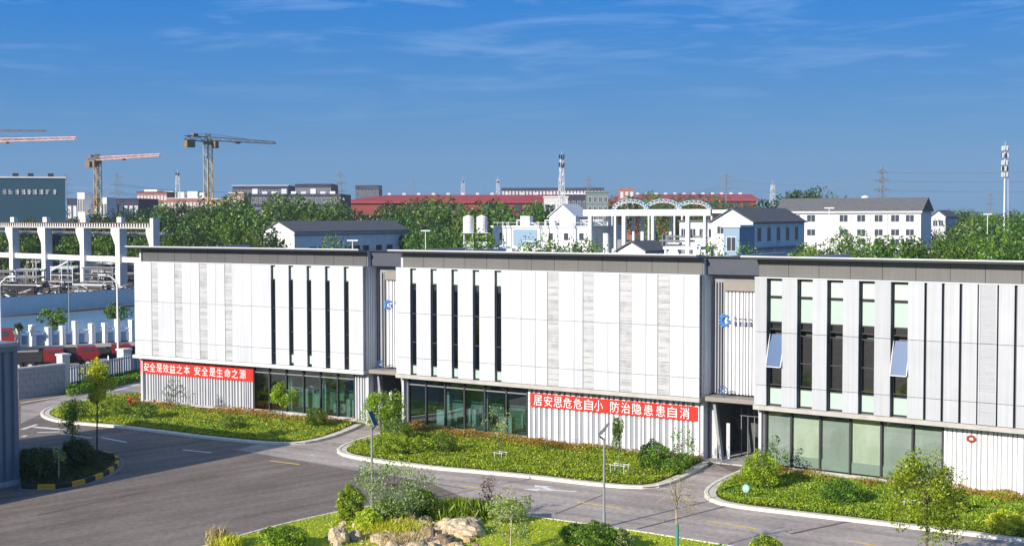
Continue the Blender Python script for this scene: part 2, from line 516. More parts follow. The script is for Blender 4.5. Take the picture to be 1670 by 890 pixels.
def dup(root, loc, rotz=0.0, scale=1.0, label=None):
    r = root.copy()
    COL.objects.link(r)
    r.location, r.rotation_euler = loc, (0, 0, rotz)
    r.scale = (scale, scale, scale) if not hasattr(scale, '__len__') else scale
    if label: r['label'] = label
    for ch in list(root.children):
        c = ch.copy()
        COL.objects.link(c)
        c.parent = r
        for g in list(ch.children):
            d = g.copy()
            COL.objects.link(d)
            d.parent = c
    return r
def struct(name, mb, m): return mb.obj(name, m, kind='structure')

def leaves_mesh(name, P, size, m, tint=None, up=0.0, aspect=0.55, rs=NR):
    """many small leaf-shaped faces at the points P"""
    n = len(P)
    a = rs.normal(size=(n, 3))
    a[:, 2] += up
    a /= np.linalg.norm(a, axis=1)[:, None] + 1e-9
    b = np.cross(a, rs.normal(size=(n, 3)))
    b /= np.linalg.norm(b, axis=1)[:, None] + 1e-9
    s = (size * (0.6 + 0.8 * rs.rand(n)))[:, None]
    v = np.empty((n, 4, 3))
    v[:, 0] = P - a * s * 0.5
    v[:, 1] = P + b * s * aspect * 0.5
    v[:, 2] = P + a * s * 0.5
    v[:, 3] = P - b * s * aspect * 0.5
    me = bpy.data.meshes.new(name)
    me.vertices.add(4 * n)
    me.loops.add(4 * n)
    me.polygons.add(n)
    me.vertices.foreach_set('co', v.reshape(-1).astype(np.float32))
    me.loops.foreach_set('vertex_index', np.arange(4 * n, dtype=np.int32))
    me.polygons.foreach_set('loop_start', np.arange(0, 4 * n, 4, dtype=np.int32))
    at_ = me.attributes.new('tint', 'FLOAT', 'FACE')
    tt = rs.rand(n) if tint is None else np.clip(tint + 0.22 * rs.randn(n), 0, 1)
    at_.data.foreach_set('value', tt.astype(np.float32))
    me.update()
    me.materials.append(m)
    return me
def cloud(n, c, rad, clumps=14, fill=0.35, rs=NR, low=-1.0, csize=0.42):
    """points in clumps spread through an ellipsoid; returns points and a clump shade"""
    c, rad = np.array(c, float), np.array(rad, float)
    cc = rs.normal(size=(clumps, 3))
    cc /= np.linalg.norm(cc, axis=1)[:, None]
    cc *= (0.35 + 0.5 * rs.rand(clumps) ** 0.6)[:, None]
    cc[:, 2] = np.maximum(cc[:, 2], low)
    cr_ = csize * (0.6 + 0.7 * rs.rand(clumps))
    sh = 0.25 + 0.5 * rs.rand(clumps)
    k = rs.randint(0, clumps, n)
    d = rs.normal(size=(n, 3))
    d /= np.linalg.norm(d, axis=1)[:, None]
    r = (fill + (1 - fill) * rs.rand(n) ** 0.5)
    q = cc[k] + d * (r * cr_[k])[:, None]
    return c + q * rad, sh[k]
def trunk_mb(h, r, crown_c, crown_r, limbs=6, lean=0.1, rnd=None, n=6):
    rnd = rnd or R
    mb = MB()
    p0 = Vector((0, 0, -0.05))
    mid = Vector((rnd.uniform(-lean, lean), rnd.uniform(-lean, lean), h * 0.55))
    top = Vector((crown_c[0], crown_c[1], crown_c[2]))
    mb.path([p0, mid, top], r, r * 0.45, n)
    for i in range(limbs):
        t = rnd.uniform(0.5, 0.98)
        s = mid.lerp(top, (t - 0.5) * 2)
        a = rnd.uniform(0, 6.283)
        e = top + Vector((math.cos(a) * crown_r[0] * 0.75, math.sin(a) * crown_r[1] * 0.75, rnd.uniform(-0.3, 0.75) * crown_r[2]))
        m_ = s.lerp(e, 0.5) + Vector((0, 0, 0.08 * h))
        mb.path([s, m_, e], r * 0.38, r * 0.10, 5)
    return mb
def tree(name, label, cat, loc, h, cw, ch, leafm, n=2500, size=0.16, r=0.06, clumps=16, barkm=None, group=None, off=(0, 0), csize=0.42, seed=None, limbs=7, fill=0.35, up=0.0, cd=None):
    rs = np.random.RandomState(seed if seed is not None else R.randint(0, 99999))
    t = thing(name, label, cat, loc, 0, group)
    c = (off[0], off[1], h - ch / 2)
    rad = (cw / 2 * 1.12, (cd or cw) / 2 * 1.12, ch / 2 * 1.06)
    trunk_mb(h, r, c, rad, limbs).obj('trunk', barkm or bark, t)
    P, sh = cloud(n, c, rad, clumps, fill, rs, csize=csize)
    link('crown', leaves_mesh('crown', P, size, leafm, sh, up, rs=rs), t)
    return t
def bush(name, label, cat, loc, rx, rz, leafm, n=1800, size=0.11, group=None, clumps=26, ry=None, up=0.3, csize=0.30, z=None):
    rs = np.random.RandomState(R.randint(0, 99999))
    t = thing(name, label, cat, loc, 0, group)
    mb = MB()
    for i in range(5):
        a = i * 1.26 + R.random()
        mb.tube((0, 0, -0.03), (rx * 0.5 * math.cos(a), rx * 0.5 * math.sin(a), rz * 0.9), 0.025, 0.01, 5)
    mb.obj('stem', bark, t)
    n, size = int(n * 2.2), size * .82
    d = rs.normal(size=(n, 3))
    d /= np.linalg.norm(d, axis=1)[:, None]
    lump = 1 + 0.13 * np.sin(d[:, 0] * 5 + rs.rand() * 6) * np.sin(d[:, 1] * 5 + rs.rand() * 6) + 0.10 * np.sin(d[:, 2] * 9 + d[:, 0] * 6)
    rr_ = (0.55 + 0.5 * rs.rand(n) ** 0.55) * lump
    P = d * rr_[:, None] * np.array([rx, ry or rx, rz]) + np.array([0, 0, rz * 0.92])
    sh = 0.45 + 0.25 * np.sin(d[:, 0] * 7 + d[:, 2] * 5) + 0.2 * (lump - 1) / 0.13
    P[:, 2] = np.maximum(P[:, 2], 0.02)
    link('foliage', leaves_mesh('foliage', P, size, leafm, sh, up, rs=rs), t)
    return t

def inside(poly, P):
    x, y = P[:, 0], P[:, 1]
    r = np.zeros(len(P), bool)
    n = len(poly)
    for i in range(n):
        x0, y0 = poly[i][0], poly[i][1]
        x1, y1 = poly[(i + 1) % n][0], poly[(i + 1) % n][1]
        if y0 == y1: continue
        c = ((y0 > y) != (y1 > y)) & (x < (x1 - x0) * (y - y0) / (y1 - y0) + x0)
        r ^= c
    return r
def sample(poly, n):
    a = np.array([(p[0], p[1]) for p in poly])
    lo, hi = a.min(0), a.max(0)
    out = []
    got = 0
    while got < n:
        q = lo + (hi - lo) * NR.rand(n * 2, 2)
        q = q[inside(poly, q)]
        out.append(q)
        got += len(q)
    return np.concatenate(out)[:n]
def edge_dist(P, pts):
    d = np.full(len(P), 1e9)
    for i in range(len(pts) - 1):
        a = np.array(pts[i][:2])
        b = np.array(pts[i + 1][:2])
        ab = b - a
        t = np.clip(((P - a) @ ab) / (ab @ ab + 1e-9), 0, 1)
        d = np.minimum(d, np.linalg.norm(P - (a + t[:, None] * ab), axis=1))
    return d
def smooth(pts, it=2):
    """round off an open line of points"""
    p = [Vector((q[0], q[1])) for q in pts]
    for _ in range(it):
        o = [p[0]]
        for i in range(len(p) - 1):
            o.append(p[i].lerp(p[i + 1], 0.25))
            o.append(p[i].lerp(p[i + 1], 0.75))
        o.append(p[-1])
        p = o
    return p
def resample(p, step):
    out = [p[0]]
    acc = 0.0
    for i in range(len(p) - 1):
        a, b = p[i], p[i + 1]
        L = (b - a).length
        while L > 1e-9 and acc + L >= step:
            a = a.lerp(b, (step - acc) / L)
            out.append(a)
            L = (b - a).length
            acc = 0.0
        acc += L
    return out
def offset(p, w):
    o = []
    for i in range(len(p)):
        t = (p[min(i + 1, len(p) - 1)] - p[max(i - 1, 0)])
        t.normalize()
        o.append(p[i] + Vector((-t.y, t.x)) * w)
    return o
KST = MB()
KST.prism_y([(-0.5, -0.1), (0.5, -0.1), (0.5, 1.0), (-0.5, 1.0)], -0.5, 0.5)
def kerb(name, line, w, h, mats, step=1.0, side=1):
    """a run of separate kerb stones along a line"""
    root = link(name, None, kind='structure')
    pts = resample(line, step)
    me = []
    for m in mats:
        b = MB()
        x = 0.5
        b.v = [(-x, -x, -0.3), (x, -x, -0.3), (x, x, -0.3), (-x, x, -0.3), (-x, -x, 0.86), (x, -x, 0.86), (x, x, 0.86), (-x, x, 0.86),
               (-x + .01, -x + .12, 1), (x - .01, -x + .12, 1), (x - .01, x - .12, 1), (-x + .01, x - .12, 1)]
        b.f = [(3, 2, 1, 0), (0, 1, 5, 4), (1, 2, 6, 5), (2, 3, 7, 6), (3, 0, 4, 7), (4, 5, 9, 8), (5, 6, 10, 9), (6, 7, 11, 10), (7, 4, 8, 11), (8, 9, 10, 11)]
        me.append(b.mesh('kerb_stone', m))
    for i in range(len(pts) - 1):
        a, b = pts[i], pts[i + 1]
        d = b - a
        o = link('kerb_stone', me[i % len(me)], root)
        c = (a + b) / 2 + Vector((-d.y, d.x)).normalized() * (w / 2 * side)
        o.location = (c.x, c.y, 0)
        o.rotation_euler = (0, 0, math.atan2(d.y, d.x))
        o.scale = (d.length - 0.012, w * R.uniform(0.97, 1.03), h * R.uniform(0.97, 1.03))
    return root
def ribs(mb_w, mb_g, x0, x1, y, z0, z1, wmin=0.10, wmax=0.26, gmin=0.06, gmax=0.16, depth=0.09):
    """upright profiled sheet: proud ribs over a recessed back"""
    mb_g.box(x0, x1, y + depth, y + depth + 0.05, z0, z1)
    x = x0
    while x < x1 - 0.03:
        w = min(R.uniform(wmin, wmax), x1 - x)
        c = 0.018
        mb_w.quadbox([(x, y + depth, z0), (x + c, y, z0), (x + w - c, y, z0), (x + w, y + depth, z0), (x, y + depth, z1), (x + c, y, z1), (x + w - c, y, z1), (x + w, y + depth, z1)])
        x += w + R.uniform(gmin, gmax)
# ------------------------------------------------------------------ ground, roads, lawns
struct('ground', MB().sheet([(-6000, -500), (6000, -500), (6000, 12000), (-6000, 12000)], -0.012), earth)
struct('asphalt_apron', MB().sheet([(-75, -60), (75, -60), (75, 40), (42, 62), (14, 100), (-22, 118), (-44, 128), (-75, 132)], 0.0), asphalt)
rd = [at(385, 733), at(470, 747), at(590, 768), at(700, 786), at(760, 812), at(860, 850), at(1080, 884), at(1250, 915), at(1670, 985), at(1760, 990), at(1760, 890), at(1300, 815), at(1140, 745), at(900, 735), at(640, 690), at(560, 690)]
struct('road', MB().sheet(rd, 0.004), asphalt_b)
def strip(name, p, q, w, m, z=0.010):
    a, b = at(*p), at(*q)
    d = (b - a).normalized() * 0.5 * w
    n = Vector((-d.y, d.x, 0))
    return struct(name, MB().sheet([a - n, b - n, b + n, a + n], z), m)
strip('road_seam', (385, 733), (596, 769), 0.22, seam_m, 0.009)
strip('road_seam', (596, 769), (760, 797), 0.12, asphalt_c, 0.0085)
strip('road_seam', (1040, 862), (1195, 822), 0.16, asphalt_c, 0.009)
strip('road_seam', (905, 838), (985, 806), 0.10, asphalt_c, 0.009)
strip('road_seam', (1290, 870), (1420, 842), 0.20, asphalt_c, 0.009)
strip('road_seam', (60, 840), (240, 800), 0.10, asphalt_c, 0.009)
for p, q in (((440, 751), (488, 757)), ((754, 792), (800, 799)), ((942, 818), (1012, 829)), ((1153, 849), (1233, 862)), ((1395, 884), (1470, 896))):
    strip('yellow_lane_marking', p, q, 0.17, yellow_line, 0.012)
for p, q, w in (((298, 733), (345, 738), .2), ((165, 713), (206, 721), .2), ((100, 707), (150, 714), .16), ((55, 696), (112, 701), .45), ((60, 705), (98, 704), .25), ((36, 700), (60, 692), .3), ((36, 712), (44, 710), .3)):
    strip('white_lane_marking', p, q, w, white_line, 0.012)
a0, a1 = at(852, 797), at(940, 801)
ad = (a1 - a0)
aL = ad.length
ad.normalize()
an = Vector((-ad.y, ad.x, 0))
def ap(s, t): return a0 + ad * s + an * t
struct('white_lane_arrow', MB().sheet([ap(0.9, -0.10), ap(aL, -0.10), ap(aL, 0.10), ap(0.9, 0.10), ap(0.9, 0.36), ap(0, 0), ap(0.9, -0.36)], 0.012), white_line)
struct('white_lane_arrow', MB().sheet([ap(1.3, 0.10), ap(1.7, 0.10), ap(1.15, 0.75), ap(1.5, 0.95), ap(0.4, 1.15), ap(0.55, 0.55), ap(0.85, 0.65)], 0.012), white_line)

wall_A = [at(232, 657), at(592, 691)]
wall_B = [at(668, 697), at(1141, 751)]
wall_C = [at(1236, 764), at(1670, 815), at(1760, 826)]
edge_A = [at(592, 694), at(575, 702), at(560, 708), at(535, 717), at(500, 724), at(455, 726), at(400, 722), at(330, 715), at(260, 706), at(190, 697), at(120, 692), at(82, 687), at(62, 677), at(76, 666), at(130, 655), at(180, 648), at(226, 641)]
edge_B = [at(640, 703), at(590, 716), at(560, 727), at(546, 735), at(556, 744), at(600, 752), at(640, 757), at(700, 765), at(760, 770), at(860, 779), at(950, 790), at(1020, 797), at(1070, 797), at(1104, 787), at(1140, 768), at(1163, 756)]
edge_C = [at(1212, 767), at(1172, 784), at(1149, 799), at(1147, 811), at(1165, 822), at(1210, 830), at(1280, 838), at(1400, 852), at(1520, 866), at(1600, 876), at(1760, 897)]
edge_D = [at(240, 930), at(330, 892), at(430, 864), at(500, 847), at(575, 831), at(640, 822), at(720, 824), at(790, 832), at(860, 843), at(960, 856), at(1080, 874), at(1180, 890), at(1300, 912), at(1500, 945), at(1760, 990)]
edge_E = [at(34, 797), at(84, 799), at(130, 792), at(168, 779), at(192, 764), at(197, 752), at(186, 744), at(160, 740), at(100, 738), at(36, 738)]
sA, sB, sC, sD, sE = (smooth(e) for e in (edge_A, edge_B, edge_C, edge_D, edge_E))
def flat(pl): return [Vector((p[0], p[1])) for p in pl]
poly_A = sA + flat(wall_A)
poly_B = sB + flat(wall_B)[::-1]
poly_C = sC + flat(wall_C)[::-1]
poly_D = sD + [Vector((40, 20)), Vector((-14, 20))]
poly_E = sE
def area(p): return 0.5 * sum(p[i].x * p[(i + 1) % len(p)].y - p[(i + 1) % len(p)].x * p[i].y for i in range(len(p)))
for nm, line, poly, w, h, ms, st in (('kerb', sA, poly_A, 0.22, 0.15, [kerb_m], 1.0), ('kerb', sB, poly_B, 0.22, 0.15, [kerb_m], 1.0), ('kerb', sC, poly_C, 0.22, 0.15, [kerb_m], 1.0),
                                     ('kerb', sD, poly_D, 0.16, 0.12, [kerb_m], 1.0), ('striped_kerb', sE, poly_E, 0.22, 0.26, [kerb_k, kerb_y], 0.95)):
    sd_ = 1 if area(poly) > 0 else -1
    kerb(nm, line, w, h, ms, st, sd_)
    if nm == 'kerb' and poly is not poly_D:
        inn = offset(line, sd_ * 0.225)
        in2 = offset(line, sd_ * 0.62)
        b = MB()
        for i in range(len(inn) - 1):
            k = len(b.v)
            b.v += [(inn[i].x, inn[i].y, .112), (inn[i + 1].x, inn[i + 1].y, .112), (in2[i + 1].x, in2[i + 1].y, .112), (in2[i].x, in2[i].y, .112)]
            b.f.append((k, k + 1, k + 2, k + 3))
        struct('paver_strip', b, paver_m)
    if nm == 'striped_kerb':
        struct('paver_strip', MB().sheet(offset(line, -sd_ * 0.28), 0.016), seam_m)
struct('lawn', MB().sheet(poly_A, 0.10), lawn_m)
struct('lawn', MB().sheet(poly_B, 0.10), lawn_m)
struct('lawn', MB().sheet(poly_C, 0.10), lawn_m)
struct('lawn', MB().sheet(poly_D, 0.09), lime_m)
struct('planter_soil', MB().sheet(poly_E, 0.20), lawn_m)
def cover(name, poly, line, wall, n, leafm, size, hmax, dmin, wmin=None, wmax=None, base=0.1, extra=None):
    n, size = int(n * 1.45), size * .80
    P = sample(poly, n)
    k = edge_dist(P, line) > dmin
    if wmin is not None: k &= edge_dist(P, wall) > wmin
    if wmax is not None: k &= edge_dist(P, wall) < wmax
    P = P[k]
    ph = (np.sin(P[:, 0] * 1.7 + 0.6 * np.sin(P[:, 1] * 1.3)) * np.sin(P[:, 1] * 2.1 + 0.8 * np.sin(P[:, 0] * 1.1)) + 1) / 2
    if 'low_hedge' in name:
        ph2 = np.sin(P[:, 0] * .9 + 1.3 * np.sin(P[:, 1] * .7)) + np.sin(P[:, 1] * 1.1 - P[:, 0] * .35) + 0.5 * NR.randn(len(P))
        P, ph = P[ph2 > -0.35], ph[ph2 > -0.35]
    if extra is not None:
        kk = extra(ph)
        P, ph = P[kk], ph[kk]
    z = base + hmax * (0.35 + 0.65 * ph) * NR.rand(len(P)) ** 0.7
    Q = np.column_stack([P, z])
    return link(name, leaves_mesh(name, Q, size, leafm, 0.2 + 0.6 * ph, 0.6), kind='stuff')
cover('ground_cover', poly_A, sA, flat(wall_A), 40000, L_lime, 0.13, 0.24, 0.7, 0.9)
cover('ground_cover', poly_A, sA, flat(wall_A), 26000, L_mid, 0.15, 0.34, 0.8, 0.9, None, 0.1, lambda h: h > 0.5)
cover('low_hedge', poly_A, sA, flat(wall_A), 60000, L_brown, 0.13, 0.45, 0.7, 0.25, 2.4)
cover('ground_cover', poly_B, sB, flat(wall_B), 46000, L_bright, 0.13, 0.34, 0.7, 0.9)
cover('ground_cover', poly_B, sB, flat(wall_B), 22000, L_lime, 0.12, 0.24, 0.7, 0.9, None, 0.1, lambda h: h < 0.45)
cover('ground_cover', poly_B, sB, flat(wall_B), 26000, L_mid, 0.15, 0.40, 0.8, 0.9, None, 0.1, lambda h: (h > 0.62))
cover('low_hedge', poly_B, sB, flat(wall_B), 70000, L_brown, 0.13, 0.50, 0.8, 0.25, 2.4)
cover('ground_cover', poly_C, sC, flat(wall_C), 62000, L_bright, 0.13, 0.40, 0.7, 0.8)
cover('ground_cover', poly_C, sC, flat(wall_C), 30000, L_mid, 0.14, 0.42, 0.9, 1.0, None, 0.1, lambda h: h > 0.6)
cover('ground_cover', poly_C, sC, flat(wall_C), 26000, L_lime, 0.13, 0.34, 0.7, 1.2, None, 0.1, lambda h: (h < 0.35))
cover('ground_cover', poly_C, sC, flat(wall_C), 9000, L_brown, 0.13, 0.40, 0.7, 1.2, None, 0.1, lambda h: (h > 0.8))
cover('low_hedge', poly_C, sC, flat(wall_C), 60000, L_brown, 0.13, 0.50, 0.8, 0.25, 2.4, 0.1, lambda h: h > 0.25)
cover('grass', poly_D, sD, flat(edge_D), 90000, L_lime, 0.10, 0.10, 0.12, None, 11.0, 0.09)
cover('ground_cover', poly_E, sE, flat(edge_E), 9000, L_dark, 0.12, 0.25, 0.3, None, None, 0.2)

# ------------------------------------------------------------------ the three office blocks
BL = [(-27.009, 102.75, .538, -2.42), (-6.407, 90.08, .587, -1.713), (14.233, 75.32, .641, -.781)]
ZB, ZT, ZF, ZR = 3.79, 10.93, 11.98, 12.16
S1, S2 = 4.93, 7.92            # joints between the panel rows
def text_mesh(ch, w, h, name, m, bold=0.02):
    cu = bpy.data.curves.new('glyph', 'FONT')
    cu.body = ch
    cu.offset = bold
    cu.extrude = 0.01
    cu.resolution_u = 4
    o = bpy.data.objects.new('glyph', cu)
    COL.objects.link(o)
    bpy.context.view_layer.update()
    me = bpy.data.meshes.new_from_object(o.evaluated_get(bpy.context.evaluated_depsgraph_get()))
    bpy.data.objects.remove(o)
    bpy.data.curves.remove(cu)
    n = len(me.vertices)
    if n == 0: return None
    v = np.empty(n * 3, np.float32)
    me.vertices.foreach_get('co', v)
    v = v.reshape(-1, 3)
    lo, hi = v.min(0), v.max(0)
    s = np.maximum(hi - lo, 1e-4)
    v2 = np.empty_like(v)
    v2[:, 0] = (v[:, 0] - (lo[0] + hi[0]) / 2) / s[0] * w
    v2[:, 1] = -(v[:, 2] - lo[2]) - 0.002
    v2[:, 2] = (v[:, 1] - (lo[1] + hi[1]) / 2) / s[1] * h
    me.vertices.foreach_set('co', v2.reshape(-1))
    me.materials.clear()
    me.materials.append(m)
    me.name = name
    me.update()
    return me

def window(root, x0, x1, yg, zones, openz=None, tag_light=None):
    """one tall window: a frame with panes; zones = (z0, z1, material)"""
    f = MB()
    t = 0.045
    f.box(x0, x0 + t, yg - 0.05, yg + 0.05, ZB + .03, ZT - .05).box(x1 - t, x1, yg - 0.05, yg + 0.05, ZB + .03, ZT - .05)
    zs = sorted({z for a, b, _ in zones for z in (a, b)})
    for z in zs:
        f.box(x0 + t, x1 - t, yg - 0.045, yg + 0.045, z - 0.03, z + 0.03)
    fr = f.obj('window', dark_m, root)
    for a, b, m in zones:
        if m is None: continue
        MB().box(x0 + t, x1 - t, yg - 0.012, yg + 0.012, a + 0.03, b - 0.03).obj('pane', m, fr)
        if m is glass_d and yg < .3 and R.random() < .85:
            lo = a + 0.04 if R.random() < .6 else a + (b - a) * R.uniform(.15, .6)
            MB().box(x0 + t, x1 - t, yg + 0.10, yg + 0.11, lo, b - 0.04).obj('lightening_sheet', R.choice([slot_sheet_1, slot_sheet_2, slot_sheet_2]), fr)  # sheet added behind the glass to catch sun and lighten the dark slot
    if openz:
        z1, z0 = openz
        L = z1 - z0
        dy = 0.52
        b = MB()
        w0, w1 = x0 + 0.03, x1 + 0.02
        yt, yb = yg - 0.06, yg - 0.06 - dy
        zb = z1 - math.sqrt(max(L * L - dy * dy, 0.1))
        b.quadbox([(w0, yb, zb), (w1, yb, zb), (w1, yb + .03, zb), (w0, yb + .03, zb), (w0, yt, z1), (w1, yt, z1), (w1, yt + .03, z1), (w0, yt + .03, z1)])
        b.obj('open_sash', glass_s, fr)
        e = MB()
        for xx in (w0, w1):
            e.quadbox([(xx - .025, yb - .012, zb), (xx + .025, yb - .012, zb), (xx + .025, yb + .045, zb), (xx - .025, yb + .045, zb), (xx - .025, yt - .012, z1), (xx + .025, yt - .012, z1), (xx + .025, yt + .045, z1), (xx - .025, yt + .045, z1)])
        e.box(w0 + .026, w1 - .026, yb - .012, yb + .045, zb - .04, zb + .01)
        e.obj('sash_frame', steel_w, fr)
    return fr

def block(idx, label, L, wins, slots, strips, pm, pm2, fm, cap, glaz, ribspan, capx, fx0):
    X, Y, a, s0 = BL[idx]
    base = Vector((X + math.cos(a) * s0, Y - math.sin(a) * s0, 0))
    root = thing('office_block', label, 'building', base, -a)
    root.scale = ((0.9964, 1.0, 1.0026)[idx], 1, 1)
    D = 13.0
    yg = 0.22 if idx < 2 else 0.42
    # cuts along the facade
    cuts = sorted({0.0, L} | {c for w in wins for c in w} | set(slots) | {c for s in strips for c in s})
    iswin = lambda m: any(w[0] - 1e-6 < m < w[1] + 1e-6 for w in wins)
    isstrip = lambda m: any(s[0] < m < s[1] for s in strips)
    gap = 0.012 if idx < 2 else 0.012
    back = MB()
    for i in range(len(cuts) - 1):
        x0, x1 = cuts[i], cuts[i + 1]
        m = (x0 + x1) / 2
        if iswin(m): continue
        gl = gr = gap
        if idx == 2:
            if any(abs(x1 - s) < 1e-6 for s in slots): gr = 0.075
            if any(abs(x0 - s) < 1e-6 for s in slots): gl = 0.075
        st = isstrip(m)
        yo = 0.03 if st else R.uniform(0, 0.006)
        for z0, z1 in ((ZB, S1), (S1, S2), (S2, ZT)):
            MB().box(x0 + gl, x1 - gr, yo, 0.10, z0 + 0.012, z1 - 0.012).obj('panel', pm2 if st else pm, root)
            if st:   # perforated strip: fine louvre lines standing proud of the strip
                lv = MB()
                z = z0 + 0.06
                while z < z1 - 0.08:
                    w = R.uniform(0.03, 0.07)
                    lv.box(x0 + gl + .02, x1 - gr - .02, yo - 0.014, yo + .001, z, z + w)
                    z += w + R.choice((0.03, 0.05, 0.09, 0.3))
                lv.obj('louvres', lv_m if idx < 2 else pm, root, kind='stuff')
        back.box(x0, x1, 0.115 if idx < 2 else 0.24, yg + 0.1, ZB, ZT - 0.02)
    back.obj('wall_backing', backing, root)
    MB().box(-.005, L + .005, 0.0, 0.50, ZT, ZT + 0.05).obj('panel_coping', coping, root)
    # windows
    for k, (x0, x1) in enumerate(wins):
        if idx == 0: zones = [(3.95, 4.6, frost_w if k in (1, 2) else glass_d), (4.6, 6.2, glass_d), (6.2, 7.85, glass_d), (7.85, 9.9, glass_d), (9.9, 10.85, frost_w)]
        elif idx == 1: zones = [(3.85, 4.45, frost), (4.45, 6.0, glass_d), (6.0, 7.9, glass_d), (7.9, 9.9, glass_d), (9.9, 10.85, frost_w)]
        else: zones = [(3.85, 4.80, frost), (4.96, 6.25, glass_d), (6.25, 7.77, None if k in (0, 4) else glass_d), (8.08, 8.48, glass_d), (8.48, 9.82, frost), (9.92, 10.85, frost_w)]
        window(root, x0 + 0.004, x1 - 0.004, yg, zones, (7.80, 5.95) if idx == 2 and k in (0, 4) else None)
    # body: side walls, back wall, slabs
    MB().box(0.0, 0.18, 0.58, D, 0.0, ZF - .02).obj('side_wall', ribl, root)
    MB().box(L - 0.18, L, 0.58, D, 0.0, ZF - .02).obj('side_wall', ribl, root)
    sr = MB()
    y = 0.62
    while y < 1.6:
        sr.box(L - .001, L + .06, y, y + .09, 3.9, 10.9)
        y += R.uniform(.14, .24)
    sr.obj('side_rib', ribw, root, kind='stuff')
    MB().box(L - 0.03, L, 0.11, 0.579, ZB, ZT - .01).obj('side_trim', ribl, root)
    MB().box(0.181, L - 0.181, D - 0.2, D - 0.01, 0.0, 11.2).obj('rear_wall', ribl, root)
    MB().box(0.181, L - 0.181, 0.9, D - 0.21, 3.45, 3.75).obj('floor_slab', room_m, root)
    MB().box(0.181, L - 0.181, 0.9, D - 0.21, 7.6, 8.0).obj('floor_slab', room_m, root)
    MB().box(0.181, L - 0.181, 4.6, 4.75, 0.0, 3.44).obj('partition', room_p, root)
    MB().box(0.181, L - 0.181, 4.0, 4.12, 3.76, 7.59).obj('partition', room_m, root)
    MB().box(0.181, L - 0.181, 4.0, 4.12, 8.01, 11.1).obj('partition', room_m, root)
    MB().box(0.181, L - 0.181, 0.95, 5.99, 0.02, 0.14).obj('room_floor', room_floor, root)
    # ledge under the panels
    MB().box(-0.25 if idx == 0 else -0.05, L + 0.02, -0.03, 0.95, 3.53, ZB - 0.015).obj('ledge', concrete if idx else concrete_l, root)
    # fascia with joints, soffit and roof
    fs = [fx0]
    pitch = 1.70 if idx == 0 else (1.72 if idx == 1 else 1.80)
    x = fx0 + pitch
    while x < L - 0.3:
        fs.append(x)
        x += pitch
    fs.append(L - 0.03)
    for i in range(len(fs) - 1):
        MB().box(fs[i] + .012, fs[i + 1] - .012, 0.5 + R.uniform(0, .008), 0.56, ZT + 0.06, ZF - 0.01).obj('fascia_panel', fm, root)
    MB().box(fx0, L - 0.03, 0.57, 0.7, ZT + 0.055, ZF - .012).obj('fascia_backing', dark_m, root)
    rf = MB()
    xa, xb = capx
    rf.quadbox([(xa, -0.28, ZR - .16), (xb, -0.28, ZR - .16), (xb, D + .4, 11.1), (xa, D + .4, 11.1), (xa, -0.28, ZR - .02), (xb, -0.28, ZR - .02), (xb, D + .4, 11.26), (xa, D + .4, 11.26)])
    rf.obj('roof', roof_top, root)
    x = xa
    while x < xb - 0.2:
        e = min(x + 3.4, xb)
        MB().box(x + .006, e - .006, -0.33, -0.20, ZR - 0.065, ZR + .005).obj('roof_coping', coping, root)
        x = e
    MB().box(xa, xb, -0.315, -0.285, ZR - .17, ZR - .09).obj('soffit_shade_strip', dark_m, root)  # dark strip stands in for the soffit shadow below the coping
    # ground floor: glazing
    for (xs, kinds) in glaz:
        for i in range(len(xs) - 1):
            x0, x1 = xs[i], xs[i + 1]
            MB().box(x0 + .05, x1 - .05, 0.90, 0.915, 0.36, 2.98 if kinds is None else 3.38).obj('pane', glass if kinds is None else glass_mat('tinted_glass', (0.86, 0.90, 0.88), 0.06), root)
            if kinds is None:
                MB().box(x0 + .05, x1 - .05, 0.90, 0.915, 3.06, 3.44).obj('pane', glass, root)
                MB().box(x0 + .05, x1 - .05, 0.86, 0.95, 2.98, 3.06).obj('transom', steel_k, root)
            else:
                MB().box(x0 + .06, x1 - .06, 1.02, 1.035, 0.95, 3.40).obj('blind', blind_g if kinds[i] else blind_k, root)
                MB().box(x0 + .052, x1 - .052, 0.922, 0.927, 0.38, 0.97).obj('frosted_film', frost_w, root)
        for x in xs:
            MB().box(x - .05, x + .05, 0.80, 0.98, 0.30, 3.52).obj('mullion', dark_m, root)
        MB().box(xs[0], xs[-1], 0.84, 0.99, 0.0, 0.30).obj('plinth', concrete, root)
        if kinds is None:
            for x in xs[1:-1:2]:
                MB().box(x + .3, x + .65, 2.6, 2.95, .15, 3.44).obj('inner_column', concrete_l, root)
            for j in range(5):
                x = R.uniform(xs[0] + .5, xs[-1] - 1.2)
                MB().box(x, x + R.uniform(.5, 1.3), 2.0 + j * .6, 2.4 + j * .6, .145, R.uniform(.7, 1.5)).obj('inner_furniture', wall_o, root)
    for x0, x1 in ribspan:
        w_, g_ = MB(), MB()
        if idx == 1: ribs(w_, g_, x0, x1, 0.80, 0.22, 3.52, 0.12, 0.32, 0.09, 0.24)
        elif idx == 0: ribs(w_, g_, x0, x1, 0.80, 0.22, 3.52, 0.10, 0.20, 0.07, 0.15)
        else: ribs(w_, g_, x0, x1, 0.80, 0.22, 3.52, 0.16, 0.30, 0.02, 0.05, 0.06)
        w_.obj('ribbed_wall', ribl if idx == 0 else ribw, root, kind='stuff')
        g_.obj('ribbed_wall_back', ribg, root)
        MB().box(x0, x1, 0.72, 0.98, 0.0, 0.215).obj('plinth', concrete, root)
    return root, base, a

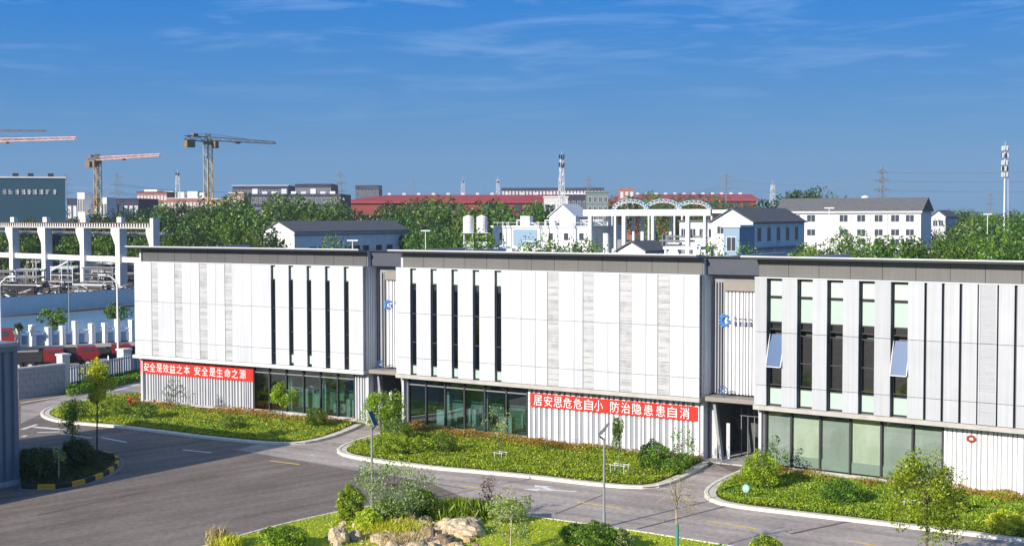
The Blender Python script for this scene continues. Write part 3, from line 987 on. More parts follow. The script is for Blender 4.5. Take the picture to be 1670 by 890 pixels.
def spaced(a, p, w, n): return [(a + p * i, a + p * i + w) for i in range(n)]
w1 = spaced(13.76, 1.655, 0.40, 5)
b1, base1, ang1 = block(0, 'white panelled office block farthest left with red banner at its left end', 22.02, w1, [1.83, 5.9, 8.4, 11.9], [(1.83, 2.51), (4.27, 5.03), (6.78, 7.56), (9.32, 10.01)],
                        panel_w, panel_w2, fascia_m, 0, [([11.36, 12.8, 14.4, 16.0, 17.55, 19.1, 20.6], None)], [(-0.29, 11.30), (20.66, 21.98)], (-0.62, 21.9), 0.41)
w2 = spaced(1.22, 1.71, 0.50, 5)
b2, base2, ang2 = block(1, 'white panelled office block in the middle between the two dark entrance recesses', 22.51, w2, [10.09, 12.06 - .9, 14.0, 16.4, 19.0, 21.5], [(12.06, 12.87), (14.63, 15.38), (17.20, 18.02), (19.78, 20.58)],
                        panel_w, panel_w2, fascia_b, 0, [([0.4, 1.87, 3.46, 5.05, 6.7, 8.39, 10.02], None)], [(0.02, 0.34), (10.08, 22.49)], (-0.45, 22.46), 0.22)
w3 = [(0.75, 1.66), (2.58, 3.47), (4.32, 5.22), (6.12, 6.98), (7.88, 8.79)]
sl3 = [9.73 + .912 * i for i in range(12)]
b3, base3, ang3 = block(2, 'silver grey panelled office block nearest on the right with two open windows', 20.7, w3, sl3, [(12.47, 13.36)],
                        panel_g, panel_g2, fascia_b, 0, [([0.34, 1.88, 3.6, 5.34, 7.1, 8.81, 10.42], [0, 1, 0, 1, 0, 0])], [(0.02, 0.28), (10.48, 20.65)], (-0.73, 21.2), 0.02)

# the two entrance recesses (parts of the block on their left)
for root, L, gapw, sgn in ((b1, 22.02, 3.05, 0), (b2, 22.51, 3.85, 1)):
    x0, x1 = L + 0.002, L + gapw
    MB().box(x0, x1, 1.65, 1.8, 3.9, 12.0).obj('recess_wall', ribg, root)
    MB().box(x0, x1, 0.95, 1.64, 10.98, 11.98).obj('recess_fascia', fascia_shade_m, root)
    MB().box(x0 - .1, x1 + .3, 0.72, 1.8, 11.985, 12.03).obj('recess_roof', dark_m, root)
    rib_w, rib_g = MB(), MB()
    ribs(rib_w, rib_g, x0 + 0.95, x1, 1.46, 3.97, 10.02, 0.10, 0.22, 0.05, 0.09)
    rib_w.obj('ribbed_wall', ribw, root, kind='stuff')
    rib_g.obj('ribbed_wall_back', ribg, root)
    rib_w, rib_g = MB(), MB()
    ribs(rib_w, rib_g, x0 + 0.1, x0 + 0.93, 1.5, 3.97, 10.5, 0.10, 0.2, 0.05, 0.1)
    rib_w.obj('ribbed_wall', ribg, root, kind='stuff')  # grey copy of the white ribs: the block's shade put into the colour
    MB().box(x0 + 0.95, x1, 1.25, 1.64, 10.03, 10.62).obj('lintel', beige_m, root)
    MB().box(x0 + 0.2, x1 - .05, 0.35, 1.6, 3.60, 3.86).obj('canopy', beige_m, root)
    # portal below the canopy
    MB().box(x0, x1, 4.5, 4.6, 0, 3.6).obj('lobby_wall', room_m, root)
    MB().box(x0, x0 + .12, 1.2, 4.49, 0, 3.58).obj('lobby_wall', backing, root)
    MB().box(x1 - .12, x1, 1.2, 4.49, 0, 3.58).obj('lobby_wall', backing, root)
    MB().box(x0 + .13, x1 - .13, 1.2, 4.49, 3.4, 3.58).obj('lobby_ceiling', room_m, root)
    MB().box(x0, x1, .3, 4.49, 0.0, 0.09).obj('doorstep', concrete, root)
    for xx, dx in ((x0 + .42, .42), (x1 - .62, .48)):
        p = MB()
        p.quadbox([(xx + dx, 1.0, .09), (xx + dx + .16, 1.0, .09), (xx + dx + .16, 1.3, .09), (xx + dx, 1.3, .09), (xx - .04, 1.0, 3.58), (xx + .12, 1.0, 3.58), (xx + .12, 1.3, 3.58), (xx - .04, 1.3, 3.58)])
        p.obj('slanted_post', ribg, root)
    MB().box(x0 + 1.0, x0 + 1.22, 1.6, 1.68, .09, 2.2).obj('door_leaf', ribl, root)
    MB().box(x0 + .13, x0 + .5, 1.4, 1.5, .09, 3.4).obj('portal_panel', ribl, root)
    fr = MB()
    for k in range(4):
        fr.box(x0 + 1.35 + k * .42, x0 + 1.39 + k * .42, 2.9, 2.96, .09, 3.0)
    fr.box(x0 + 1.3, x1 - .4, 2.9, 2.96, 2.5, 2.56)
    fr.obj('door_frame', steel_k, root)

# banners
def banner(label, base, a, x0, x1, z0, z1, txt, fr):
    t = thing('banner', label, 'banner', base, -a)
    mb = MB()
    n = 60
    for i in range(n + 1):
        x = x0 + (x1 - x0) * i / n
        y = 0.735 + 0.010 * math.sin(i * 0.9) + 0.008 * math.sin(i * 2.3 + 1) * math.sin(i * .21)
        zt = z1 + 0.012 * math.sin(i * 1.57)
        mb.v += [(x, y, z0), (x, y, zt), (x, y + .006, z0), (x, y + .006, zt)]
    for i in range(n):
        k = 4 * i
        mb.f += [(k, k + 4, k + 5, k + 1), (k + 2, k + 3, k + 7, k + 6), (k, k + 2, k + 6, k + 4), (k + 1, k + 5, k + 7, k + 3)]
    mb.obj('banner_cloth', red_m, t)
    tie = MB()
    for i in range(0, n + 1, 3):
        x = x0 + (x1 - x0) * i / n
        tie.tube((x, .735, z1 - .03), (x, .76, z1 + .22), .012, n=4)
    tie.obj('tie_cord', text_w, t, kind='stuff')
    for ch, f in zip(txt, fr):
        me = text_mesh(ch, 0.62, 0.66, 'character', text_w, 0.0)
        o = link('character', me, t)
        o.location = (x0 + (x1 - x0) * f, 0.710, (z0 + z1) / 2)
    return t
f1 = [(c - 40) / 1510 for c in (130, 220, 315, 405, 495, 590, 690, 830, 930, 1030, 1125, 1225, 1320, 1420)]
f2 = [(c - 25) / 1580 for c in (108, 212, 310, 405, 505, 610, 705, 858, 960, 1065, 1170, 1280, 1385, 1495)]
banner('red banner with white characters under the far left office block', base1, ang1, -0.26, 11.32, 2.29, 3.30, '安全是效益之本安全是生命之源', f1)
banner('red banner with white characters on the striped wall of the middle block', base2, ang2, 10.28, 22.05, 2.28, 3.15, '居安思危危自小防治隐患患自消', f2)

# logo signs, round emblems, red ring
def logo(label, base, a, x, z, y, words, s=0.36, marks=0):
    t = thing('logo_sign', label, 'sign', base, -a)
    def arc(r0, r1, a0, a1, n, y0, y1):
        mb = MB()
        for i in range(n):
            t0, t1 = a0 + (a1 - a0) * i / n, a0 + (a1 - a0) * (i + 1) / n
            q = [(x + r * math.cos(u), z + r * math.sin(u)) for r, u in ((r0, t0), (r1, t0), (r1, t1), (r0, t1))]
            mb.quadbox([(p[0], y0, p[1]) for p in q] + [(p[0], y1, p[1]) for p in q])
        return mb
    arc(s * .55, s * .95, 0.8, 5.2, 12, y - .05, y).obj('emblem_ring', logo_b, t)
    for k in range(5):
        u = 2.0 + k * .55
        b = MB()
        c = (x + s * 1.08 * math.cos(u), z + s * 1.08 * math.sin(u))
        b.box(c[0] - s * .09, c[0] + s * .09, y - .055, y - .005, c[1] - s * .08, c[1] + s * .08).obj('emblem_tooth', logo_l, t)
    MB().box(x + s * .15, x + s * .8, y - .05, y, z - s * .08, z + s * .12).box(x + s * .55, x + s * .8, y - .049, y, z - s * .6, z - s * .081).obj('emblem_bar', logo_b, t)
    px = x + s * 1.75
    for row, (w, hh, dz) in zip(words, ((.16, .2, .16), (.30, .3, -.17))):
        for i, ch in enumerate(row):
            me = text_mesh(ch, w * .95, hh, 'character', logo_k, 0.01)
            o = link('character', me, t)
            o.location = (px + i * w * 1.15, y - .03, z + dz)
    rq = random.Random(17)
    for i in range(marks):       # the dark characters are too small to read in the photo: strokes of their size
        b = MB()
        cx = px + i * .31
        for k in range(3):
            zz = z - .28 + k * .10
            b.box(cx - rq.uniform(.07, .12), cx + rq.uniform(.07, .12), y - .05, y - .01, zz, zz + .035)
        xx = cx + rq.uniform(-.08, .05)
        b.box(xx, xx + .035, y - .052, y - .012, z - .29, z - .04)
        b.obj('character', logo_k, t, kind='stuff')
        if i: MB().box(cx - .10, cx + .07, y - .05, y - .01, z + .10, z + .15).obj('small_print', logo_k, t)
    return t
logo('blue ring logo sign on the white ribbed wall of the right recess', base2, ang2, 23.52, 8.27, 1.42, ('G', ''), 0.36, 4)
logo('blue ring logo sign half hidden in the narrow left recess', base1, ang1, 23.1, 8.3, 1.42, ('G', ''), 0.34, 0)
def emblem(label, base, a, x, z, y):
    t = thing('round_emblem', label, 'sign', base, -a)
    b = MB()
    for i in range(20):
        t0, t1 = i * .31416, (i + 1) * .31416
        q = [(x + r * math.cos(u), z + r * math.sin(u)) for r, u in ((.25, t0), (.30, t0), (.30, t1), (.25, t1))]
        b.quadbox([(p[0], y - .04, p[1]) for p in q] + [(p[0], y, p[1]) for p in q])
    b.obj('emblem_ring', logo_k, t)
    for k in range(6):
        u = k * 1.047
        MB().box(x + .15 * math.cos(u) - .05, x + .15 * math.cos(u) + .05, y - .035, y, z + .15 * math.sin(u) - .035, z + .15 * math.sin(u) + .035).obj('emblem_petal', logo_k, t)
    MB().box(x - .05, x + .05, y - .033, y, z - .05, z + .05).obj('emblem_petal', logo_l, t)
    MB().box(x - .02, x + .02, y - .03, y, z - .36, z - .29).obj('emblem_foot', steel_k, t)
emblem('small round blue emblem standing on the right entrance canopy', base2, ang2, 23.75, 4.23, 0.6)
emblem('small round blue emblem standing on the left entrance canopy', base1, ang1, 22.95, 4.23, 0.6)
s_, z_ = on_line(1581, 717, base3, Vector((math.cos(ang3), -math.sin(ang3), 0)))
t = thing('wall_medallion', 'small dark red ring with white centre high on the white ribbed wall at right', 'sign', base3, -ang3)
b = MB()
for i in range(14):
    t0, t1 = i * .4488, (i + 1) * .4488
    q = [(11.95 + r * math.cos(u), 2.92 + .8 * r * math.sin(u)) for r, u in ((.12, t0), (.25, t0), (.25, t1), (.12, t1))]
    b.quadbox([(p[0], .74, p[1]) for p in q] + [(p[0], .80, p[1]) for p in q])
b.obj('ring', mat('ring_red', (.30, .03, .025), .5), t)
MB().box(11.87, 12.03, .76, .795, 2.86, 2.98).obj('centre', text_w, t)
# ------------------------------------------------------------------ left foreground shed whose shadow falls over the road
GA = 0.593                                   # the works' grid: facades run along DV, depth along NV
DV = Vector((math.cos(GA), -math.sin(GA), 0))
NV = Vector((math.sin(GA), math.cos(GA), 0))
c0 = at(33, 789)
t = thing('corrugated_shed', 'dark blue grey ribbed shed cut off by the left edge', 'shed', c0, -GA)
LEN, WID, HH = 34.0, 14.5, 7.7
MB().box(-WID, -.15, -LEN, -.15, 0, HH - .25).obj('wall', shed_m, t)
b = MB()
y = -LEN
while y < -.3:
    w = R.uniform(.25, .40)
    b.quadbox([(-.15, y, .3), (-.02, y + .06, .3), (-.02, y + w - .06, .3), (-.15, y + w, .3), (-.15, y, HH - .5), (-.02, y + .06, HH - .5), (-.02, y + w - .06, HH - .5), (-.15, y + w, HH - .5)])
    y += w + R.uniform(.10, .2)
b.obj('wall_rib', shed_m, t, kind='stuff')
MB().box(-WID - .05, .04, -LEN - .05, .04, HH - .2, HH).obj('parapet_coping', pole_g, t)
MB().box(-.14, .03, -LEN, -.02, HH - .48, HH - .21).obj('parapet', shed_m, t)
MB().box(-.14, .05, -LEN, -.02, 0, .28).obj('plinth', concrete, t)

# ------------------------------------------------------------------ lamps
def solar_lamp(label, px, py, h, arm_az, tilt):
    t = thing('solar_street_lamp', label, 'street lamp', at(px, py), arm_az, 'solar lamps along the road')
    MB().tube((0, 0, 0), (0, 0, .06), .16, n=10).obj('base_plate', pole_g, t)
    MB().tube((0, 0, .05), (0, 0, .7), .085, .085, 10).obj('pole_sleeve', pole_g, t)
    MB().tube((0, 0, .7), (0, 0, h), .065, .05, 10).obj('pole', pole_g, t)
    MB().path([(0, 0, h - .1), (-.10, 0, h + .02), (-.22, 0, h + .10)], .045, .04, 8).obj('bracket', dark_m, t)
    c, s = math.cos(tilt), math.sin(tilt)
    def pt(u, v, w): return (-.25 + u * c - w * s, v, h + .12 + u * s + w * c)
    def slab(u0, u1, v0, v1, w0, w1):
        return MB().quadbox([pt(u0, v0, w0), pt(u1, v0, w0), pt(u1, v1, w0), pt(u0, v1, w0), pt(u0, v0, w1), pt(u1, v0, w1), pt(u1, v1, w1), pt(u0, v1, w1)])
    slab(0, .78, -.18, .18, 0, .04).obj('solar_panel', pole_g, t)
    slab(.03, .75, -.16, .16, .041, .046).obj('solar_cell', solar_m, t)
    slab(.1, .5, -.10, .10, -.045, -.003).obj('lamp_head', dark_m, t)
    return t
solar_lamp('grey solar lamp post on the verge in front of the red banner', 985, 859, 4.15, 0.1, math.radians(48))
solar_lamp('dark solar lamp post rising behind the rock garden shrubs', 607, 831, 4.05, 2.6, math.radians(62))
def street_lamp(label, px, py, h, az, reach):
    t = thing('street_lamp', label, 'street lamp', at(px, py), az, 'white street lamps of the side road')
    MB().tube((0, 0, 0), (0, 0, h - .9), .12, .08, 8).obj('pole', pole_w, t)
    MB().path([(0, 0, h - .9), (-.12, 0, h - .45), (-.5, 0, h - .12), (-reach * .6, 0, h), (-reach, 0, h + .12)], .07, .05, 7).obj('arm', pole_w, t)
    MB().box(-reach - .65, -reach + .05, -.14, .14, h + .06, h + .2).obj('lamp_head', pole_w, t)
street_lamp('tall white street lamp with curved arm beside the left office block', 193, 598, 8.7, 0.0, 1.1)
street_lamp('white street lamp cut by the left edge of the photo', 2, 600, 8.6, math.pi, .9)
t = thing('yard_floodlight', 'thin white floodlight post leaning over the pipe yard', 'floodlight', at(113, 540))
MB().tube((0, 0, 0), (0, 0, 7.4), .06, .05, 6).obj('pole', pole_g, t)
MB().tube((0, 0, 8.8), (-2.2, 0, 7.6), .10, .12, 6).obj('lamp_head', pole_w, t)
MB().tube((0, 0, 7.3), (0, 0, 8.85), .05, n=6).obj('bracket', pole_g, t)

# ------------------------------------------------------------------ small things near the road
t = thing('fire_hydrant', 'red fire hydrant standing in the shrubs at the left lawn tip', 'hydrant', at(212, 668))
MB().tube((0, 0, 0), (0, 0, .15), .2, n=10).obj('base', truck_r, t)
MB().tube((0, 0, .15), (0, 0, .75), .13, n=10).obj('barrel', mat('hydrant_red', (.55, .03, .02), .4), t)
MB().ball((0, 0, .78), .17, 10, 6, (1, 1, .8)).obj('bonnet', MATS['hydrant_red'], t)
b = MB().tube((-.3, 0, .5), (.3, 0, .5), .07, n=8)
b.obj('outlet', MATS['hydrant_red'], t)
t = thing('marker_sign', 'small pale teal disc sign on a short stake at the right lawn', 'sign', at(1216, 821))
MB().tube((0, 0, 0), (0, 0, .7), .02, n=6).obj('stake', pole_g, t)
b = MB()
b.prism_y([(.17 * math.cos(i * .5236), .78 + .21 * math.sin(i * .5236)) for i in range(12)], -.012, .012)
b.obj('disc', mat('disc_teal', (.35, .68, .66), .5), t)
MB().box(-.09, .09, -.018, -.013, .74, .84).obj('print', text_w, t)
def stake_frame(label, px, py, w, h, m):
    t = thing('tree_stake_frame', label, 'tree support', at(px, py, .1), -GA)
    for x in (-w / 2, w / 2):
        for y in (-.25, .25):
            MB().tube((x, y, 0), (x, y, h), .018, n=5).obj('stake', m, t)
    for y in (-.25, .25):
        MB().tube((-w / 2 - .1, y, h - .06), (w / 2 + .1, y, h - .06), .018, n=5).obj('crossbar', m, t)
stake_frame('white stake frame around the sapling right of the solar lamp', 1010, 776, .85, .7, wall_o)
stake_frame('low pale stake frame around the sapling before the middle glass front', 816, 748, .5, .45, wall_o)
stake_frame('white stake frame under the tree at the right lawn', 1492, 832, .9, .5, wall_o)

# ------------------------------------------------------------------ side road, block wall, fence and gate behind the left lawn
struct('side_road', MB().sheet([at(34, 662), at(110, 646), at(230, 622), at(270, 612), at(270, 630), at(228, 640), at(120, 656), at(62, 677), at(34, 690)], 0.006), asphalt_b)
strip('kerb_line', (105, 646), (232, 619), .3, kerb_m, .02)
strip('kerb_line', (34, 657), (105, 646), .3, kerb_m, .02)
strip('white_lane_marking', (150, 646), (226, 627), .3, white_line, .014)
P0, P1 = at(30, 651), at(107, 641)
du = (P1 - P0)
Lw = du.length
az = math.atan2(du.y, du.x)
t = thing('block_wall', 'pale grey concrete block wall beside the ribbed shed', 'wall', P0, az)
hw = 2.35
MB().box(0, Lw, .06, .3, 0, hw).obj('mortar_core', concrete, t)
bm_ = MB().box(0, 1, 0, .07, 0, 1).mesh('wall_block', block_m)
rows = 5
rh = hw / rows
for r_ in range(rows):
    x = -.35 if r_ % 2 else 0
    while x < Lw:
        x0, x1 = max(x, 0), min(x + .75, Lw)
        if x1 - x0 > .1:
            o = link('wall_block', bm_, t)
            o.location = (x0 + .008, R.uniform(-.012, .008), r_ * rh + .01)
            o.scale = (x1 - x0 - .016, 1, rh - .02)
        x += .75
MB().box(-.05, Lw + .03, -.06, .36, hw + .001, hw + .13).obj('coping', concrete_l, t)
def pier(label, px, py, w, h):
    t = thing('gate_pier', label, 'gate pier', at(px, py), az, 'white gate piers')
    MB().box(-w / 2, w / 2, -w / 2, w / 2, 0, h).obj('shaft', wall_o, t)
    MB().box(-w / 2 - .08, w / 2 + .08, -w / 2 - .08, w / 2 + .08, h + .001, h + .15).obj('cap', wall_w, t)
pier('pale gate pier at the end of the block wall', 104, 636, .75, 2.9)
pier('pale gate pier farther along the fence behind the young tree', 203, 612, .9, 2.3)
P0, P1 = at(112, 634), at(236, 608)
du = P1 - P0
Lf = du.length
t = thing('sheet_fence', 'grey upright sheet fence behind the left lawn', 'fence', P0, math.atan2(du.y, du.x))
MB().box(0, Lf, -.02, .05, 1.65, 1.75).box(0, Lf, -.02, .05, .15, .25).obj('rail', steel_w, t)
x = .05
while x < Lf - .3:
    MB().box(x, x + .30, .06, .10, .08, 1.85).obj('fence_board', R.choice([ribl, wall_o, ribl, ribg]), t)
    x += .38
for x in (0, Lf * .5, Lf - .08):
    MB().box(x, x + .1, -.04, .055, 0, 2.2).obj('post', pole_w, t)
P = sample([at(108, 648), at(230, 622), at(232, 606), at(110, 634)], 9000)
link('hedge_strip', leaves_mesh('hedge_strip', np.column_stack([P, .05 + .5 * NR.rand(len(P))]), .16, L_mid, None, .4), kind='stuff')

# ------------------------------------------------------------------ red trucks parked beyond the fence
def truck(label, px, py, L, hcab, az, bed):
    t = thing('parked_truck', label, 'truck', at(px, py), az, 'red trucks parked beyond the fence')
    MB().box(-L / 2, L / 2, -.95, .95, .55, .85).obj('chassis', truck_k, t)
    MB().prism_y([(L / 2 - 1.9, .86), (L / 2, .86), (L / 2 + .05, 1.5), (L / 2 - .25, hcab), (L / 2 - 1.9, hcab)], -1.1, 1.1).obj('cab', truck_r, t)
    MB().prism_y([(L / 2 - .16, 1.62), (L / 2 + .055, 1.60), (L / 2 - .17, hcab - .2), (L / 2 - .3, hcab - .2)], -.95, .95).obj('windscreen', pane_k, t)
    MB().box(L / 2 - 1.5, L / 2 - .5, -1.115, -1.101, 1.6, hcab - .25).obj('side_window', pane_k, t)
    b = MB()
    b.box(-L / 2, L / 2 - 2.0, -1.15, 1.15, .86, 1.0).box(-L / 2, L / 2 - 2.0, -1.15, -1.08, 1.0, 1.0 + bed).box(-L / 2, L / 2 - 2.0, 1.08, 1.15, 1.0, 1.0 + bed).box(-L / 2, -L / 2 + .08, -1.08, 1.08, 1.0, 1.0 + bed)
    b.obj('bed', truck_k if bed < 1 else truck_r, t)
    for x in (-L / 2 + .8, -L / 2 + 1.9, L / 2 - 1.0):
        for y in (-.95, .95):
            w = MB().tube((x, y - .15, .48), (x, y + .15, .48), .48, n=12).obj('wheel', truck_k, t)
            MB().tube((x, y - .16, .48), (x, y + .16, .48), .22, n=8).obj('rim', steel_w, w)
    for y in (-.8, .8):
        MB().box(-L / 2 - .03, -L / 2 - .001, y - .2, y + .2, .9, 1.1).obj('tail_light', mat('tail_red', (.75, .02, .02), .3), t)
truck('red truck with bright tail lights behind the block wall', 62, 603, 5.0, 2.0, .25, .6)
truck('dark red open truck beside the pale gate pier', 112, 600, 5.4, 2.1, .35, .9)
truck('pinkish red truck half hidden behind the young tree', 168, 592, 5.4, 1.9, .3, .5)
truck('red truck partly hidden by the far left lamp', 215, 590, 5.0, 1.8, .3, .5)
truck('tall red truck above the dark shed at the left edge', -14, 572, 5.0, 2.4, .2, 1.4)
# ------------------------------------------------------------------ canal with white pillars, blue hoarding
struct('canal_road', MB().sheet([at(-60, 625), at(250, 590), at(250, 556), at(-60, 566)], -.006), asphalt_b)
struct('canal', MB().sheet([at(-80, 562), at(290, 552), at(290, 495), at(-80, 524)], -.004), water_m)
struct('canal_bank', MB().sheet([at(-80, 524.5), at(290, 495.5), at(290, 460), at(-80, 470)], 0.0), yardm)
P0, P1 = at(8, 566), at(224, 556)
du = P1 - P0
Lp = du.length
u = du.normalized()
t = thing('pillar_railing', 'row of white pillars with blue rails along the canal', 'railing', P0, math.atan2(du.y, du.x))
for i, (px, top) in enumerate(((29, 536), (53, 529), (79, 533), (102, 531), (123, 523), (150, 527), (171, 526), (192, 520), (215, 521))):
    s_, _z = on_line(px, 560, P0, u)
    _s, z_ = on_line(px, top, P0, u)
    b = MB()
    hp = R.uniform(.24, .30)
    b.box(-hp, hp, -hp, hp, 0, z_)
    o = b.obj('pillar', wall_w, t)
    o.location = (s_, 0, 0)
    o.rotation_euler = (0, 0, .6)
MB().box(0, Lp, -.06, .06, .15, 1.2).obj('rail_panel', blue_p, t)
MB().box(0, Lp, -.10, .10, 1.5, 1.65).obj('hand_rail', wall_o, t)
P0, P1 = at(2, 516), at(226, 497)
du = P1 - P0
Lh = du.length
t = thing('site_hoarding', 'pale blue sheet hoarding along the far canal bank', 'fence', P0, math.atan2(du.y, du.x))
hh = 2.7
x = 0
while x < Lh:
    MB().box(x + .02, min(x + 2.0, Lh) - .02, 0, .06, 0.05, hh).obj('hoarding_panel', hoard_b, t)
    x += 2.0
MB().box(-.3, -.02, -.1, .16, 0, hh + .3).obj('end_post', wall_w, t)
MB().box(0, Lh, -.03, .09, hh + .001, hh + .06).obj('top_rail', blue_p, t)

# ------------------------------------------------------------------ concrete crane frame and its pipe yard
P0 = at(24, 463)
P1 = at(198, 475)
du = P1 - P0
u = du.normalized()
Lg = du.length
t = thing('concrete_frame', 'tall concrete column frame with crane beam at the left edge', 'frame', P0, math.atan2(du.y, du.x))
xs = [on_line(px, 440, P0, u)[0] for px in (-32, 24, 77, 140, 198)]
zt = 12.0
for x in xs:
    c = MB()
    c.prism_y([(x - .8, 0), (x + .8, 0), (x + .8, zt), (x - 2.3, zt), (x - 2.3, zt - .9), (x - .8, zt - 3.2)], -.8, .8).obj('column', concrete_l, t)
    MB().box(x - .7, x + .9, -.45, .45, zt + 1.15, zt + 2.2).obj('column_head', wall_w, t)
xe = on_line(252, 400, P0, u)[0]
MB().prism_y([(xe - .7, 0), (xe + .7, 0), (xe + .7, zt + 2.0), (xe - .4, zt + 2.0), (xe - .4, zt), (xe - 1.8, zt), (xe - 1.8, zt - .9), (xe - .7, zt - 3.0)], -.7, .7).obj('column', concrete_l, t)
x00 = xs[0] - 2
MB().box(x00, xe - .4, -.65, -.35, zt + .02, zt + .3).obj('crane_beam', concrete, t)
MB().box(x00, xe - .4, -.5, .5, zt + .95, zt + 1.14).obj('crane_rail', bark, t)
b, b2 = MB(), MB()
x = x00
while x < xe - .9:
    b.box(x, x + .35, -.55, -.2, zt + .31, zt + .94)
    b2.box(x + .45, x + .75, -.35, .1, zt + .31, zt + .94)
    x += .95
b.obj('beam_bracket', concrete_l, t, kind='stuff')
b2.obj('beam_tie', bark, t, kind='stuff')
MB().box(x00, xe, -.25, .25, 5.6, 6.6).obj('tie_beam', wall_w, t)
MB().box(x00, xe - 1, 3.0, 3.4, 10.6, 11.3).obj('rear_beam', concrete, t)
def rack(label, px, py, w, h, d, m, az, seed):
    rr = random.Random(seed)
    t = thing('pipe_rack', label, 'rack', at(px, py), az, 'steel racks of the pipe yard')
    for x in (-w / 2, 0, w / 2):
        for y in (-d / 2, d / 2):
            MB().box(x - .08, x + .08, y - .08, y + .08, 0, h).obj('post', m, t)
    for k in range(3):
        z = h * (k + 1) / 3.2
        MB().box(-w / 2, w / 2, -d / 2 - .06, d / 2 + .06, z, z + .12).obj('shelf', m, t)
        for j in range(6):
            y = -d / 2 + d * (j + .5) / 6
            MB().tube((-w / 2 - rr.uniform(0, .7), y, z + .3), (w / 2 + rr.uniform(0, .7), y, z + .3), rr.uniform(.1, .2), n=6).obj('pipe', rr.choice([steel_w, steel_k, truck_k, bark, concrete_l]), t)
for i, (px, py, w, h, m, lab) in enumerate(((8, 470, 6, 3.4, steel_k, 'grey steel rack left of the first white column'), (50, 476, 5, 4.2, steel_k, 'grey steel rack between the two leftmost columns'),
        (64, 452, 5, 5.5, wall_w, 'tall white rack in front of the second column'), (108, 470, 6, 4.2, steel_w, 'pale steel rack beside the leaning floodlight'),
        (122, 458, 6, 4.6, blue_p, 'blue grey rack left of the middle column'), (166, 474, 6.5, 4.4, steel_k, 'brown grey rack behind the curved lamp arm'),
        (172, 455, 6, 5.2, steel_w, 'pale steel rack high behind the curved lamp arm'), (212, 472, 5, 4.6, steel_w, 'pale steel rack touching the left office block edge'), (34, 486, 7, 2.0, truck_k, 'low dark rack on the far canal bank'),
        (150, 482, 7, 1.8, steel_k, 'low rack of pipes on the canal bank below the middle column'))):
    rack(lab, px, py, w, h, 2.2, m, -.5 + .1 * (i % 3), 40 + i)
b = MB()
for i in range(420):
    p = at(R.uniform(-10, 225), R.uniform(466, 490))
    a = R.uniform(0, 3.14)
    L_ = R.uniform(.5, 2.2)
    z = R.uniform(.1, 1.5)
    b.tube((p.x, p.y, z), (p.x + L_ * math.cos(a), p.y + L_ * math.sin(a), z + R.uniform(-.3, .6)), R.uniform(.06, .16), n=5)
    if i == 150:
        b.obj('scrap_pipes', steel_w, kind='stuff')
        b = MB()
    if i == 290:
        b.obj('scrap_pipes', truck_k, kind='stuff')
        b = MB()
b.obj('scrap_pipes', steel_k, kind='stuff')
b = MB()
for i in range(300):
    p = at(R.uniform(-10, 225), R.uniform(460, 492))
    s_ = R.uniform(.3, 1.1)
    b.box(p.x, p.x + s_ * 1.6, p.y, p.y + s_, 0, s_ * R.uniform(.5, 1.6))
b.obj('scrap_heap', bark, kind='stuff')
t = thing('yard_machine', 'small red machine at the foot of the first column', 'machine', at(27, 477), .2)
MB().box(-.9, .9, -.6, .6, .4, 1.5).obj('body', truck_r, t)
MB().box(-.5, .4, -.5, .5, 1.501, 2.1).obj('cabin', pane_k, t)
for x in (-.6, .6): MB().tube((x, -.7, .4), (x, .7, .4), .4, n=10).obj('wheel', truck_k, t)
# ------------------------------------------------------------------ buildings beyond the offices
def wpos(P, px, py): return on_line(px, py, P, DV)
def gable(name, label, px0, pxc, pxs, y_eave, y_ridge, Y, wm, rm, cat='building', over=.4, group=None):
    """gable end along DV seen from px0 to pxc, long side along NV from pxc to pxs"""
    P = dep(px0, 400, Y)
    P.z = 0
    w, ze = on_line(pxc, y_eave, P, DV)
    C = P + DV * w
    L, _z = on_line(pxs, y_eave, C, NV)
    _s, zr = on_line((px0 + pxc) / 2, y_ridge, P, DV)
    t = thing(name, label, cat, P, -GA, group)
    b = MB()
    b.prism_y([(0, 0), (w, 0), (w, ze), (w / 2, zr - .12), (0, ze)], 0, L)
    b.obj('wall', wm, t)
    r = MB()
    th = .22
    sl = (zr - ze) / (w / 2)
    for sx in (-1, 1):
        xo = w / 2 + sx * (w / 2 + over)
        zo = ze - over * sl
        pts = [(w / 2, zr + .02), (w / 2, zr + th), (xo, zo + th), (xo, zo + .02)]
        r.prism_y(pts if sx > 0 else pts[::-1], -over, L + over)
    r.obj('roof', rm, t)
    return t, P, w, L, ze, zr
def add_windows(t, items, m=pane_k, y=-.06, frame=wall_o):
    for (x0, x1, z0, z1) in items:
        f = MB()
        e = .12
        f.box(x0 - e, x1 + e, y - .03, .0, z1, z1 + e).box(x0 - e, x1 + e, y - .06, .0, z0 - e, z0).box(x0 - e, x0, y - .03, .0, z0, z1).box(x1, x1 + e, y - .03, .0, z0, z1).box((x0 + x1) / 2 - .04, (x0 + x1) / 2 + .04, y - .02, .0, z0, z1)
        fr = f.obj('window', frame, t)
        MB().box(x0, x1, y + .02, .01, z0, z1).obj('pane', m, fr)
def side_windows(t, w, items, m=pane_k, frame=wall_o):
    for (y0, y1, z0, z1) in items:
        fr = MB().box(w + .001, w + .06, y0 - .1, y1 + .1, z1, z1 + .12).box(w + .001, w + .08, y0 - .1, y1 + .1, z0 - .12, z0).box(w + .001, w + .05, y0 - .1, y0, z0, z1).box(w + .001, w + .05, y1, y1 + .1, z0, z1).obj('window', frame, t)
        MB().box(w - .05, w + .02, y0, y1, z0, z1).obj('pane', m, fr)
